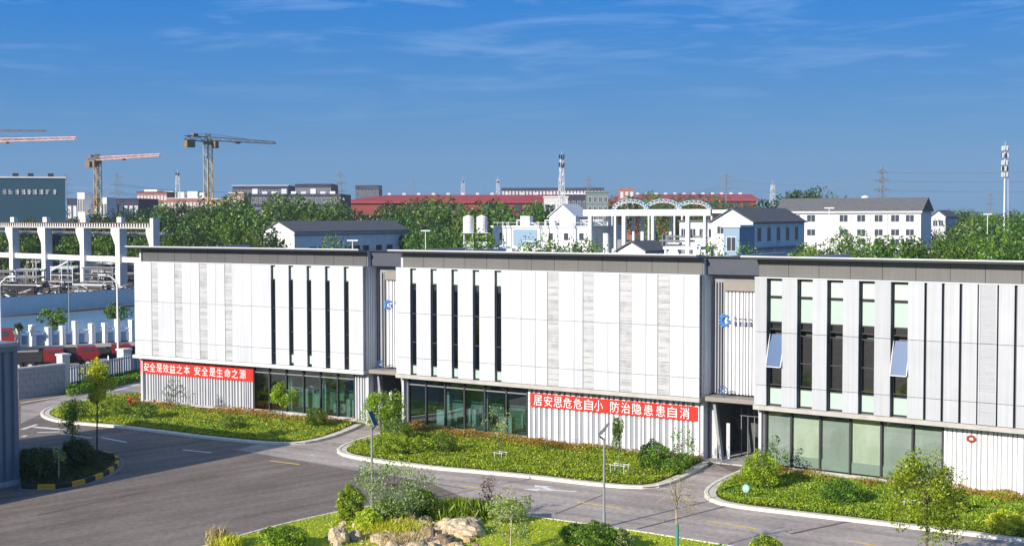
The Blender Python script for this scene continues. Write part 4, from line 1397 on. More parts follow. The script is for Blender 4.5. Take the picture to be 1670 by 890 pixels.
# long white warehouse
t, P, w, L, ze, zr = gable('warehouse', 'white gabled warehouse with grey roof before the dark trees', 430, 480, 664, 378, 362, 300, wall_w, tile_g)
add_windows(t, [(w * .2, w * .28, ze - 3.5, ze - 1.2), (w * .42, w * .47, ze - .4, ze), (w * .53, w * .58, ze - .4, ze)])
side_windows(t, w, [(L * f, L * f + 2.2, ze - 4.6, ze - 3.4) for f in (.12, .2, .42, .5, .58, .7, .8)])
MB().box(w + .002, w + .25, -.3, L + .3, ze - .9, ze - .55).obj('gutter', steel_k, t)
# big white house with window rows
P = dep(1268, 380, 330)
P.z = 0
wR, zE = on_line(1502, 344.5, P, DV)
t = thing('factory_office', 'large white three storey building with square windows and grey roof', 'building', P, -GA)
Ds, _ = on_line(1519, 344, P + DV * wR, NV)
Ds = max(6.0, Ds)
_s, zRi = on_line(1400, 330, P, DV)
MB().box(0, wR, 0, Ds, 0, zE).obj('wall', wall_w, t)
b = MB()
b.v = [(-.5, -.6, zE), (wR + .5, -.6, zE), (wR + .5, Ds + .6, zE), (-.5, Ds + .6, zE), (-.5, Ds / 2, zRi + 1.1), (wR + .5, Ds / 2, zRi + 1.1)]
b.f = [(0, 1, 5, 4), (2, 3, 4, 5), (1, 2, 5), (3, 0, 4), (3, 2, 1, 0)]
b.obj('roof', tile_g, t)
MB().box(-.5, wR + .5, -.68, -.58, zE - .35, zE + .05).obj('gutter', wall_o, t)
it = []
for px in (1298, 1323, 1376, 1404.6, 1433, 1460, 1484):
    for y0, y1 in ((350.5, 361.5), (374, 384), (389.5, 399)):
        if px in (1323, 1376) and y0 > 385: continue
        s0, z1 = on_line(px - 6.5, y0, P, DV)
        s1, z0 = on_line(px + 6.5, y1, P, DV)
        it.append((s0, s1, z0, z1))
add_windows(t, it)
for px in (1388, 1419, 1447, 1474):
    s0, _ = on_line(px, 360, P, DV)
    MB().tube((s0, -.12, 0), (s0, -.12, zE - .4), .1, n=5).obj('downpipe', steel_w, t)
# grey roofed house with porch
t, P, w, L, ze, zr = gable('gabled_house', 'white gabled house with grey roof left of the large white building', 1160, 1228, 1312, 362, 341, 235, wall_w, tile_g)
add_windows(t, [(w * .15, w * .3, ze - 2.0, ze - .8), (w * .72, w * .8, ze - 2.6, ze - .8)])
side_windows(t, w, [(L * f, L * f + 1.5, ze - 3.3, ze - 1.0) for f in (.08, .26, .44, .62, .8)], pane_k)
MB().box(w + .002, w + .9, .3, L, ze - 4.6, ze - 4.35).obj('balcony', steel_k, t)
for f in (.1, .3, .5, .7, .9): MB().box(w + .75, w + .88, L * f, L * f + .13, 0, ze - 4.61).obj('porch_post', wall_w, t)
t, P, w, L, ze, zr = gable('gabled_house', 'small white gabled building with pale roof behind the pipe frames', 896, 938, 962, 353, 334, 300, wall_w, wall_o)
add_windows(t, [(w * .2, w * .4, ze - 2.2, ze - .9), (w * .6, w * .8, ze - 2.2, ze - .9)])
t, P, w, L, ze, zr = gable('gabled_house', 'low grey roofed gable house just above the middle roof line', 1008, 1052, 1085, 409, 395, 200, wall_w, tile_g)
add_windows(t, [(w * .4, w * .6, ze - 1.8, ze - .6)])
t, P, w, L, ze, zr = gable('gabled_house', 'small grey roofed house right of the large white building', 1518, 1542, 1560, 353, 344, 340, wall_o, tile_g)
add_windows(t, [(w * .15, w * .45, ze - 2.4, ze - 1.0), (w * .55, w * .85, ze - 2.4, ze - 1.0)])
def boxb(name, label, px0, px1, ytop, Y, depth, m, rows=0, cols=0, wm=pane_k, capm=None, axis='g', cat='building', ybot=None, zlo=0, frac=.55, yw=None, group=None):
    P = dep(px0, 380, Y)
    P.z = 0
    ang = GA if axis == 'g' else (0.0 if axis == 'x' else -axis)
    u = Vector((math.cos(ang), -math.sin(ang), 0))
    w, zt_ = on_line(px1, ytop, P, u)
    t = thing(name, label, cat, P, -ang, group)
    MB().box(0, w, 0, depth, zlo, zt_).obj('wall', m, t)
    if capm: MB().box(-.25, w + .25, -.25, depth + .25, zt_ + .002, zt_ + .4).obj('roof', capm, t)
    if rows:
        z_hi = zt_ - .8
        z_lo = yw if yw is not None else 9.0
        rh_ = (z_hi - z_lo) / rows
        cw_ = w / cols
        add_windows(t, [(cw_ * (j + .5 - frac / 2), cw_ * (j + .5 + frac / 2), z_lo + rh_ * (i + .25), z_lo + rh_ * (i + .8)) for i in range(rows) for j in range(cols)], wm)
    return t, P, w, zt_
t, P, w, z1 = boxb('low_factory', 'long low white factory wall behind the small roof trees', 803, 962, 372, 262, 14, wall_w, capm=wall_o)
s0, za = on_line(838, 374, P, DV)
s1, zb = on_line(876, 392, P, DV)
MB().box(s0, s1, -.25, -.001, zb - 1, za).obj('blue_bay', blue_p, t)
for px in (815, 895, 920, 945):
    s0, za = on_line(px, 380, P, DV)
    MB().box(s0, s0 + .9, -.1, -.001, za - 1.3, za).obj('window', pane_k, t)
b = MB()
for x in np.arange(1, w - 1, 2.2): b.tube((x, .3, z1), (x, .3, z1 + 1.0), .05, n=4)
b.tube((0, .3, z1 + 1.0), (w, .3, z1 + 1.0), .05, n=4)
b.obj('roof_railing', steel_w, t)
rq = random.Random(9)
for k in range(12):
    x = rq.uniform(.5, w - 3)
    y = rq.uniform(1.2, 11)
    if k % 2: MB().box(x, x + rq.uniform(.8, 2.4), y, y + 1.2, z1 + .41, z1 + rq.uniform(1.0, 2.4)).obj('roof_unit', rq.choice([wall_o, wall_w, steel_k]), t)
    else: MB().path([(x, y, z1 + .4), (x, y, z1 + 1.4), (x + rq.uniform(2, 4), y, z1 + 1.4), (x + 4, y + 1, z1 + .4)], .13, n=6).obj('duct', steel_w, t)
for k in range(9):
    x = rq.uniform(.5, w - 2)
    MB().box(x, x + rq.uniform(.6, 2), -2.4, -1.0, 0, rq.uniform(7.6, 9.2)).obj('ground_unit', rq.choice([wall_o, steel_w, steel_k, blue_p]), t)
    MB().tube((x, -.9, 6), (x, -.9, z1 + 1.2), .1, n=5).obj('stack_pipe', steel_w, t)
# pale tanks
for px, lab in ((764, 'left of the two white upright tanks on a steel stand'), (786, 'right of the two white upright tanks on a steel stand')):
    P = dep(px, 380, 258)
    P.z = 0
    z0, z1 = dep(px, 379, 258).z, dep(px, 354, 258).z
    t = thing('storage_tank', lab, 'tank', P, 0, 'white upright tanks')
    r = 1.02
    MB().tube((0, 0, z0), (0, 0, z1), r, n=18).obj('shell', wall_w, t)
    MB().tube((0, 0, z1), (0, 0, z1 + .4), r, .2, 18).obj('dome', wall_w, t)
    for z in (z0 + .9, z0 + 1.9): MB().tube((0, 0, z), (0, 0, z + .08), r + .03, n=18).obj('hoop', wall_o, t)
    for sx in (-1, 1):
        for sy in (-1, 1): MB().tube((sx * r * .8, sy * r * .8, 0), (sx * r * .8, sy * r * .8, z0), .12, n=5).obj('leg', steel_w, t)
    MB().box(-r - .2, r + .2, -r - .2, r + .2, z0 - .15, z0 - .002).obj('platform', wall_o, t)
    MB().box(-r, r, -r, r, z0 - 3.5, z0 - 1.8).obj('pump_box', wall_o, t)
    b = MB()
    for k in range(8): b.tube((-r - .25, -.3, z0 - 3 + k * .8), (-r - .25, .3, z0 - 3 + k * .8), .04, n=4)
    b.obj('ladder', steel_w, t)
# white portal frame with plant under it
P = dep(960, 380, 250)
P.z = 0
t = thing('portal_frame', 'large white open steel frame over process plant', 'frame', P, -GA)
wE, zt_ = on_line(1160, 343, P, DV)
zb_ = on_line(965, 352, P, DV)[1]
MB().box(-1.0, wE, -.35, .35, zb_, zt_ + .2).obj('top_beam', wall_w, t)
MB().box(-1.0, wE, 6.6, 7.2, zb_, zt_ + .1).obj('rear_beam', wall_w, t)
for px, ww in ((963, .7), (1004, .4), (1018, .7), (1065, .5), (1122, .7), (1150, .4)):
    s0 = on_line(px, 380, P, DV)[0]
    MB().box(s0 - ww / 2, s0 + ww / 2, -.3, .3, 0, zb_ - .002).obj('column', wall_w, t)
    MB().box(s0 - ww / 2, s0 + ww / 2, 6.65, 7.15, 0, zb_ - .002).obj('column', wall_w, t)
MB().box(-.5, wE, -.1, 6.9, 6.3, 6.6).obj('deck', wall_o, t)
MB().box(-.5, wE, .5, 6.5, zt_ - .7, zt_ - .5).obj('roof_deck', steel_k, t)
rr = random.Random(5)
for k in range(16):
    x = rr.uniform(.5, wE - 2.5)
    y = rr.uniform(.8, 5)
    if k % 3 == 0:
        MB().tube((x, y, 6.62), (x, y, rr.uniform(8, 11.5)), rr.uniform(.5, .9), n=10).obj('process_vessel', rr.choice([wall_w, wall_o, steel_k]), t)
    elif k % 3 == 1:
        MB().box(x, x + rr.uniform(1, 2.6), y, y + 1.2, 6.61, rr.uniform(7.5, 10)).obj('process_unit', rr.choice([wall_w, wall_o, steel_k, blue_p]), t)
    else:
        z = rr.uniform(7, 11.5)
        MB().tube((x - 3, y, z), (x + 4, y, z), .18, n=6).obj('pipe', rr.choice([steel_w, steel_k, wall_o]), t)
b = MB()
for x in np.arange(0, wE, 1.1): b.tube((x, -.45, 6.6), (x, -.45, 7.5), .05, n=4)
for z in (7.1, 7.5): b.tube((0, -.45, z), (wE, -.45, z), .05, n=4)
b.obj('guard_rail', steel_w, t)
# blue arches
for k, (pa, pb) in enumerate(((998, 1058), (1050, 1112), (1100, 1160))):
    P = dep(pa, 345, 300)
    Q = dep(pb, 345, 300)
    wA = Q.x - P.x
    P.z = 0
    zb_, zt_ = dep(pa, 343, 300).z, dep(pa, 325 if k < 2 else 327, 300).z
    t = thing('arched_truss', ('leftmost', 'middle', 'rightmost')[k] + ' of the three pale blue arched roof trusses above the white frame', 'roof truss', P, -.2, 'pale blue arches')
    o, i_, l = MB(), MB(), MB()
    pts, pti = [], []
    for j in range(13):
        u_ = math.pi * j / 12
        pts.append((wA / 2 - wA / 2 * math.cos(u_), 0, zb_ + (zt_ - zb_) * math.sin(u_)))
        pti.append((wA / 2 - (wA / 2 - .8) * math.cos(u_), 0, zb_ + (zt_ - zb_ - .7) * math.sin(u_)))
    o.path(pts, .11, n=5).obj('outer_chord', arch_b, t)
    i_.path(pti, .08, n=5).obj('inner_chord', wall_w, t)
    for j in range(12): l.tube(pts[j], pti[j + 1], .09, n=4).tube(pti[j], pts[j], .09, n=4)
    l.obj('web', steel_w, t)
    for x in (0, wA): MB().tube((x, 0, 0), (x, 0, zb_), .2, n=5).obj('post', wall_w, t)
    c = MB()
    for j in range(12):
        a_, b_ = pts[j], pts[j + 1]
        c.quadbox([(a_[0], .3, a_[2]), (b_[0], .3, b_[2]), (b_[0], 5, b_[2]), (a_[0], 5, a_[2]), (a_[0], .3, a_[2] + .08), (b_[0], .3, b_[2] + .08), (b_[0], 5, b_[2] + .08), (a_[0], 5, a_[2] + .08)])
    c.obj('roof_sheet', arch_b, t)
boxb('site_cabin', 'blue grey box building beside the white stair gable', 1180, 1206, 371, 222, 6, blue_p, 1, 1, pane_k, wall_o, yw=7.5)
boxb('plant_shed', 'white flat roofed shed between the frame and the gabled house', 1108, 1168, 362, 280, 8, wall_o, 1, 4, pane_k, tile_g, yw=9)
t = thing('open_canopy', 'small white open canopy frame just above the middle roof line', 'canopy', Vector((dep(1086, 400, 190).x, 190, 0)), -GA)
wC = 5.2
for x in (0, wC):
    for y in (0, 4): MB().box(x - .15, x + .15, y - .15, y + .15, 0, 9.6).obj('post', wall_w, t)
MB().box(-.3, wC + .3, -.3, 4.3, 9.601, 10.0).obj('roof', wall_w, t)
MB().box(.3, wC - .3, .6, 3.6, 0, 8.6).obj('inner_unit', wall_o, t)

# ------------------------------------------------------------------ far buildings
t, P, w, z1 = boxb('teal_factory', 'dark teal flat factory with a row of pale characters at far left', -70, 106, 291, 330, 30, teal_m, axis=0.33, capm=concrete_l)
rr = random.Random(3)
for px in (8, 17, 29, 39, 48, 57, 68, 78, 90):
    s0, z0 = on_line(px - 3.5, 317, P, Vector((math.cos(.33), math.sin(.33), 0)))
    s1, z2 = on_line(px + 3.5, 309, P, Vector((math.cos(.33), math.sin(.33), 0)))
    b = MB()
    for k in range(3):
        z = z0 + (z2 - z0) * (k + .3) / 3
        b.box(s0, s1 - rr.random() * .4, -.15, -.01, z, z + .16)
    for k in range(2):
        x = s0 + (s1 - s0) * rr.uniform(.1, .8)
        b.box(x, x + .16, -.151, -.012, z0, z2)
    b.obj('sign_character', concrete_l, t)
for px in (20, 45, 78):
    s0, z0 = on_line(px, 290, P, Vector((math.cos(.33), math.sin(.33), 0)))
    MB().box(s0, s0 + 1.4, 3, 4.4, z1 + .41, z1 + 1.3).obj('roof_vent', dark_m, t)
boxb('brick_block', 'red brick block with pale window grid left of the tall dark crane', 224, 272, 314, 620, 20, brick_m, 3, 9, wall_o, purple_m, 'x', yw=14)
boxb('brick_block', 'low red brick block with white storeys behind the tall dark crane', 272, 345, 324, 600, 20, brick_m, 2, 12, wall_o, wall_o, 'x', yw=12)
boxb('brick_tower', 'short red brick tower block right of the tall dark crane', 374, 398, 315, 560, 14, brick_m, 3, 4, wall_o, wall_o, 'x', yw=12)
boxb('brick_block', 'low red brick wing joined to the brick tower', 345, 374, 325, 575, 16, brick_m, 2, 5, wall_o, wall_o, 'x', yw=12)
t, P, w, z1 = boxb('slate_block', 'long dark slate coloured block with white roof units', 398, 556, 316, 640, 40, purple_m, 2, 26, pane_k, axis='x', yw=14)
for k in range(9):
    x = w * (.08 + .1 * k)
    MB().box(x, x + 2.5, 2, 5, z1 + .01, z1 + (1.2 if k % 3 else 2.4)).obj('roof_unit', wall_o if k % 2 else wall_w, t)
boxb('slate_block', 'flat dark slate block with a stepped top on the left skyline', 482, 540, 301, 760, 30, purple_m, 2, 14, pane_k, purple_m, 'x', yw=18)
boxb('slate_block', 'dark roofed block behind the brick tower', 380, 470, 303, 800, 30, purple_m, 1, 16, pane_k, wall_o, 'x', yw=22)
boxb('slate_block', 'small dark block left of the long red roof', 580, 618, 303, 980, 24, purple_m, 1, 7, pane_k, purple_m, 'x', yw=22)
boxb('white_plant', 'tiny white plant building beside the orange jib crane mast', 127, 138, 314, 520, 12, wall_w, 1, 3, pane_k, None, 'x', yw=14)
boxb('white_plant', 'tiny white annex right of the orange jib crane mast', 165, 174, 322, 520, 12, wall_w, 1, 2, pane_k, None, 'x', yw=12)
boxb('low_shed', 'low dark roofed sheds left of the brick block', 110, 226, 325, 540, 30, purple_m, 1, 14, wall_o, purple_m, 'x', yw=11)
for k, (a_, b_, yt) in enumerate(((236, 256, 309), (268, 282, 312), (288, 300, 313), (306, 322, 312), (326, 334, 314))):
    boxb('roof_plant', ('tiny white rooftop plant above the brick block', 'second tiny white rooftop plant beside the brick block', 'third tiny white rooftop plant before the telecom mast', 'fourth tiny white rooftop plant before the tall crane', 'smallest white rooftop plant touching the tall crane mast')[k], a_, b_, yt, 650, 10, wall_w, axis='x')
# long red roofed halls
def red_hall(label, px0, px1, ytop, yeave, Y, hip):
    P = dep(px0, 330, Y)
    P.z = 0
    w = dep(px1, 330, Y).x - P.x
    zt_, ze = dep(px0 + 80, ytop, Y + 25).z, dep(px0 + 80, yeave, Y).z
    t = thing('red_hall', label, 'factory hall', P, 0)
    MB().box(1, w - 1, .5, 60, 0, ze - .01).obj('wall', red_wall, t)
    b = MB()
    b.v = [(-1, -1, ze), (w + 1, -1, ze), (w + 1, 62, ze), (-1, 62, ze), (hip, 25, zt_), (w, 25, zt_), (w, 36, zt_), (hip, 36, zt_)]
    b.f = [(0, 1, 5, 4), (1, 2, 6, 5), (2, 3, 7, 6), (3, 0, 4, 7), (4, 5, 6, 7), (3, 2, 1, 0)]
    b.obj('roof', red_roof, t)
    MB().box(-1, w + 1, -1.2, -1.01, ze - .9, ze + .1).obj('eave_band', red_roof, t)
    add_windows(t, [(w * (f), w * (f + .028), ze - 6.5, ze - 1.5) for f in (.30, .335, .37, .405, .44, .475, .51, .62, .66, .70, .76, .80, .84, .9)], pane_k, .44, red_wall)
    for k in range(12):
        x = w * (.2 + .065 * k)
        MB().box(x, x + 2.0, 26, 29, zt_, zt_ + 1.2).obj('roof_unit', wall_o, t)
red_hall('very long red roofed hall beyond the dark tree belt', 550, 930, 318, 329, 820, 28)
red_hall('second long red roofed hall above the blue arches', 995, 1236, 317, 326, 950, 10)
boxb('brick_tower', 'small red brick cube beside the second red hall', 1010, 1034, 307, 760, 9, brick_m, 2, 3, wall_o, None, 'x', yw=16)
boxb('slate_block', 'low dark blue slate block above the long red roof', 818, 985, 307, 1000, 30, purple_m, 2, 30, wall_o, purple_m, 'x', yw=20)
boxb('grey_block', 'grey green block with small windows left of the blue arches', 958, 992, 314, 480, 12, greeng, 3, 4, pane_k, greeng, 'x', yw=11)
boxb('beige_block', 'small beige flat building behind the white tower base', 888, 926, 322, 430, 10, concrete_l, 1, 4, pane_k, wall_w, 'x', yw=12)
boxb('skylight_shed', 'dark roofed shed with a white ridge left of the grey green block', 922, 958, 317, 520, 14, purple_m, 1, 4, pane_k, wall_w, 'x', yw=12)
P = dep(1411, 330, 420)
P.z = 0
t = thing('water_tank', 'small white tank above the large white building roof', 'tank', P)
MB().tube((0, 0, 0), (0, 0, dep(1411, 321, 420).z), 1.2, n=12).obj('shell', wall_w, t)
MB().tube((0, 0, dep(1411, 321, 420).z), (0, 0, dep(1411, 319, 420).z), 1.2, .5, 12).obj('dome', wall_w, t)

# ------------------------------------------------------------------ cranes
def lattice(mb, A, B, w0, w1, n, r, up=Vector((0, 0, 1)), tri=False):
    """four (or three) chords from A to B with zigzag bracing"""
    A, B = Vector(A), Vector(B)
    d = (B - A).normalized()
    s = d.cross(up)
    if s.length < .01: s = Vector((1, 0, 0))
    s.normalize()
    u = s.cross(d).normalized()
    cs = ((-1, -.5), (1, -.5), (0, .9)) if tri else ((-1, -1), (1, -1), (1, 1), (-1, 1))
    prev = None
    for i in range(n + 1):
        f = i / n
        c = A.lerp(B, f)
        w = (w0 + (w1 - w0) * f) / 2
        cur = [c + s * (a * w) + u * (b_ * w) for a, b_ in cs]
        k = len(cur)
        if prev:
            for j in range(k):
                mb.tube(prev[j], cur[j], r, n=4, cap=False)
                q = (j + 1) % k
                if i % 2: mb.tube(prev[j], cur[q], r * .7, n=3, cap=False)
                else: mb.tube(prev[q], cur[j], r * .7, n=3, cap=False)
        prev = cur
    return mb
def crane(label, px, Y, ytop, az, jib, rise, cj, mm, jm, km):
    P = dep(px, 330, Y)
    P.z = 0
    zt_ = dep(px, ytop, Y).z
    t = thing('tower_crane', label, 'crane', P, az, 'tower cranes on the skyline')
    lattice(MB(), (0, 0, 0), (0, 0, zt_ - 1.5), 2.0, 2.0, int(zt_ / 2.4), .16).obj('mast', mm, t)
    MB().tube((0, 0, zt_ - 1.5), (0, 0, zt_ - .4), 1.5, 1.7, 10).obj('slewing_ring', km, t)
    MB().box(.9, 2.4, -2.6, -1.0, zt_ - 2.6, zt_ - .3).obj('cab', km, t)
    lattice(MB(), (0, 0, zt_ - .4), (0, 0, zt_ + 2.2), 1.6, 1.0, 2, .14).obj('tower_head', km, t)
    lattice(MB(), (.8, 0, zt_ + .4), (jib, 0, zt_ + .4 + rise), 1.7, 1.0, int(jib / 2.2), .15, tri=True).obj('jib', jm, t)
    lattice(MB(), (-.8, 0, zt_ + .3), (-cj, 0, zt_ + .5), 1.5, 1.3, int(cj / 2), .16).obj('counter_jib', km, t)
    MB().box(-cj, -cj + 3.4, -.8, .8, zt_ - 2.6, zt_ - .3).obj('counterweight', km, t)
    MB().box(-cj * .7, -cj * .7 + 2, -.7, .7, zt_ + .9, zt_ + 2.0).obj('winch', km, t)
    b = MB()
    b.tube((0, 0, zt_ + 2.2), (jib * .55, 0, zt_ + 1.3 + rise * .55), .07, n=3).tube((0, 0, zt_ + 2.2), (-cj + 1, 0, zt_ + 1.2), .07, n=3)
    b.obj('tie_bar', km, t)
    tx = jib * .42
    MB().box(tx - .9, tx + .9, -.7, .7, zt_ - .6 + rise * .42, zt_ - .1 + rise * .42).obj('trolley', km, t)
crane('tall brown tower crane with dark horizontal jib above the tree belt', 340, 450, 229, .95, 31, 0, 9.5, crane_y, crane_j, crane_k)
crane('orange tower crane with a pale red jib left of the brick block', 160, 500, 261, -.78, 44, 0, 8, crane_y, crane_r, crane_k)
crane('tower crane at the left edge with only its pale red jib in the photo', -70, 430, 233, -.35, 46, 0, 9, crane_y, crane_r, crane_k)
crane('farther tower crane at the left edge with a dark jib', -120, 560, 214, .15, 48, 0, 9, crane_y, crane_k, crane_k)

# ------------------------------------------------------------------ pylons, masts, wires
def pylon(label, px, Y, ytop, base_w, arms, az=.3, name='pylon', m=steel_k):
    P = dep(px, 330, Y)
    P.z = 0
    zt_ = dep(px, ytop, Y).z
    t = thing(name, label, 'pylon', P, az, 'power pylons on the skyline')
    lattice(MB(), (0, 0, 0), (0, 0, zt_ * .62), base_w, base_w * .42, 7, .17).obj('lower_tower', m, t)
    lattice(MB(), (0, 0, zt_ * .62), (0, 0, zt_), base_w * .42, .5, 7, .14).obj('upper_tower', m, t)
    for f, aw in arms:
        b = MB()
        z = zt_ * f
        for s in (-1, 1):
            for dy in (-.4, .4):
                b.tube((0, dy, z), (s * aw, 0, z + .3), .13, n=4)
            b.tube((0, 0, z + 1.4), (s * aw, 0, z + .3), .11, n=4)
            b.tube((s * aw, 0, z + .3), (s * aw, 0, z - 1.2), .12, n=4)
        b.obj('cross_arm', m, t)
    return P, zt_
A3 = ((.70, 4.2), (.82, 3.6), (.93, 2.8))
PY = {}
PY[1438] = pylon('dark lattice pylon rising behind the large white building', 1438, 640, 272, 5.5, A3)
PY[190] = pylon('lattice pylon between the orange crane and the brick block', 191, 760, 281, 6, A3)
PY[555] = pylon('lattice pylon above the long slate block', 555, 900, 279, 6, A3)
PY[960] = pylon('lattice pylon right of the tall white telecom tower', 960, 950, 287, 6, A3)
PY[108] = pylon('thin pylon just right of the dark teal factory', 108, 800, 283, 5, A3)
PY[1184] = pylon('slim dark pole with two cross arms above the blue arches', 1184, 620, 284, 1.1, ((.86, 3.0), (.95, 3.0)), .05)
PY[673] = pylon('slim twin armed pole above the left part of the red roof', 674, 900, 293, 1.6, ((.93, 2.5),), .05)
PY[1480] = pylon('distant low pylon left of the white telecom pole', 1615, 1200, 315, 5, A3)
def telecom(label, px, Y, ytop, w0, w1, m, drums):
    P = dep(px, 330, Y)
    P.z = 0
    zt_ = dep(px, ytop, Y).z
    t = thing('telecom_tower', label, 'telecom tower', P, .4, 'telecom towers on the skyline')
    lattice(MB(), (0, 0, 0), (0, 0, zt_ * .55), w0, (w0 + w1) / 2, 9, .14).obj('lower_mast', m, t)
    lattice(MB(), (0, 0, zt_ * .55), (0, 0, zt_ * .93), (w0 + w1) / 2, w1, 9, .12).obj('upper_mast', m, t)
    MB().tube((0, 0, zt_ * .93), (0, 0, zt_), .10, .04, 5).obj('spire', m, t)
    for f in drums:
        z = zt_ * f
        b = MB()
        for k in range(6):
            a = k * 1.047
            x, y = .75 * math.cos(a), .75 * math.sin(a)
            b.box(x - .13, x + .13, y - .13, y + .13, z, z + 1.2)
        b.obj('antenna', truck_k if f > .85 else steel_w, t)
        MB().tube((0, 0, z - .1), (0, 0, z + .02), .78, n=10).obj('platform', steel_k, t)
telecom('tall white lattice telecom tower above the small beige building', 916, 400, 246, 2.3, .7, steel_w, (.93, .86))
telecom('telecom tower with dark top left of the tall brown crane', 290, 620, 276, 3.5, 1.2, steel_w, (.92, .80))
telecom('white telecom mast above the middle of the red roof', 755, 900, 288, 4, 1.4, steel_w, (.9,))
telecom('slim white telecom mast right of the middle of the red roof', 812, 850, 286, 3, 1.2, steel_w, (.88,))
telecom('short white telecom mast left of the tall dark tree clump', 1260, 640, 294, 3, 1.2, steel_w, (.85,))
P = dep(1638, 330, 420)
P.z = 0
zt_ = dep(1638, 230, 420).z
t = thing('telecom_pole', 'white telecom pole with ringed antennas at far right', 'telecom pole', P)
MB().tube((0, 0, 0), (0, 0, zt_ * .93), .30, .17, 10).obj('pole', pole_w, t)
MB().tube((0, 0, zt_ * .93), (0, 0, zt_), .08, .03, 5).obj('spire', pole_w, t)
for f, m_ in ((.92, steel_w), (.86, truck_k), (.80, steel_w), (.75, truck_k), (.70, steel_w)):
    z = zt_ * f
    MB().tube((0, 0, z - .12), (0, 0, z), .95, n=12).obj('platform', steel_k, t)
    for k in range(6):
        a = k * 1.047 + f * 9
        x, y = .85 * math.cos(a), .85 * math.sin(a)
        MB().box(x - .2, x + .2, y - .2, y + .2, z, z + 1.4).obj('antenna', m_ if k % 2 else steel_w, t)
MB().tube((1.4, 0, 0), (1.0, 0, zt_ * .7), .1, n=4).obj('cable_ladder', steel_w, t)
def wires(label, A, za, B, zb, arms, sag):
    t = thing('power_line', label, 'power line', (0, 0, 0), 0, 'power lines across the skyline')
    for f, aw in arms:
        for s in (-1, 1):
            b = MB()
            pts = []
            for i in range(17):
                k = i / 16
                q = A.lerp(B, k)
                z = (za * (1 - k) + zb * k) * f - sag * 4 * k * (1 - k)
                pts.append((q.x + s * aw * .9, q.y, z))
            b.path(pts, .075, n=3).obj('wire', steel_k, t)
E_ = (Vector((330, 560, 0)), 42.0)
wires('wires running right from the pylon behind the white building', *PY[1438], *E_, A3, 3.0)
wires('wires sagging left from the pylon behind the white building', *PY[1438], *PY[1184], A3, 4.0)
wires('wires above the blue arches and second red hall', *PY[1184], *PY[960], A3[:2], 5.0)
wires('wires above the long red roof', *PY[960], *PY[555], A3[:2], 6.0)
wires('wires above the slate block and brick tower', *PY[555], *PY[190], A3[:2], 5.0)
wires('wires behind the orange crane mast', *PY[190], *PY[108], A3[:2], 2.0)
for k, (px, Y, y0) in enumerate(((694, 230, 377), (575, 200, 393), (862, 190, 394), (1352, 230, 340), (1690 - 80, 260, 350))):
    P = dep(px, 400, Y)
    P.z = 0
    zt_ = dep(px, y0, Y).z
    t = thing('yard_lamp', ('white yard lamp right of the warehouse', 'short white yard lamp before the warehouse wall', 'white yard lamp before the low white factory', 'thin yard lamp before the large white building', 'thin yard lamp among the bright trees at right')[k], 'lamp', P, 0, 'white lamp posts behind the offices')
    MB().tube((0, 0, 0), (0, 0, zt_), .1, .07, 6).obj('pole', pole_w, t)
    MB().box(-.8, .8, -.15, .15, zt_ - .02, zt_ + .18).obj('lamp_head', pole_w, t)

# ------------------------------------------------------------------ trees beyond the offices
def proto(name, label, cat, h, cw, ch, lm, n, size, group, clumps=22, seed=1, csize=.40):
    return tree(name, label, cat, (0, 0, 0), h, cw, ch, lm, n, size, .28, clumps, bark, group, (0, 0), csize, seed, 8, .45, .25)
class Grove:
    def __init__(s, label, group, kinds, marks=None, rows=None):
        s.marks, s.rows = marks, rows
        s.p, s.used, s.label = [], set(), label
        for i, (h, cw, ch, lm, n, size) in enumerate(kinds):
            s.p.append((proto('tree', label, 'tree', h, cw, ch, lm, n, size, group, seed=100 + i * 7 + len(label)), h))
    def put(s, px, Y, ytop, k=None, wide=1.0):
        lab = s.label
        if s.marks:
            lab += ' ' + min(s.marks, key=lambda m: abs(m[0] - px))[1]
            if s.rows: lab += ', ' + min(s.rows, key=lambda m: abs(m[0] - Y))[1]
        k = R.randrange(len(s.p)) if k is None else k
        root, h = s.p[k]
        P = dep(px, 380, Y)
        P.z = 0
        z = dep(px, ytop, Y).z
        sc = z / h
        a = R.uniform(0, 6.28)
        if k not in s.used:
            s.used.add(k)
            root.location, root.rotation_euler, root.scale = P, (0, 0, a), (sc * wide, sc * wide, sc)
            root['label'] = lab
        else:
            dup(root, P, a, (sc * wide, sc * wide, sc), lab)
    def done(s):
        for k, (root, h) in enumerate(s.p):
            if k not in s.used: raise RuntimeError('unused tree kind')
belt = Grove('dark belt tree', 'trees of the dark belt',
             [(15, 10, 13, L_belt, 2600, .75), (15, 9, 12.5, L_belt, 2400, .7), (15, 11, 13.5, L_belt2, 2600, .75), (15, 8, 13, L_belt, 2200, .7)],
             [(-30, 'at the left edge behind the concrete frame'), (40, 'behind the first concrete columns'), (110, 'behind the middle concrete columns'), (200, 'behind the last concrete columns'), (275, 'right of the concrete frame'), (312, 'below the telecom tower'),
              (340, 'below the tall brown crane'), (375, 'below the brick tower'), (410, 'left of the warehouse gable'), (455, 'behind the warehouse gable'), (505, 'behind the warehouse roof'), (550, 'below the left tip of the red roof'),
              (600, 'behind the warehouse far end'), (650, 'just right of the warehouse'), (695, 'between warehouse and white tanks'), (740, 'left of the white tanks'), (785, 'behind the white tanks'), (830, 'right of the white tanks'), (870, 'left of the white telecom tower'), (905, 'at the white telecom tower foot'),
              (960, 'behind the white frame left end'), (1030, 'behind the left blue arch'), (1090, 'behind the middle blue arch'), (1150, 'behind the right blue arch'), (1200, 'behind the gabled house')],
             [(295, 'front row'), (335, 'second row'), (395, 'third row'), (440, 'back row'), (600, 'farthest row')])
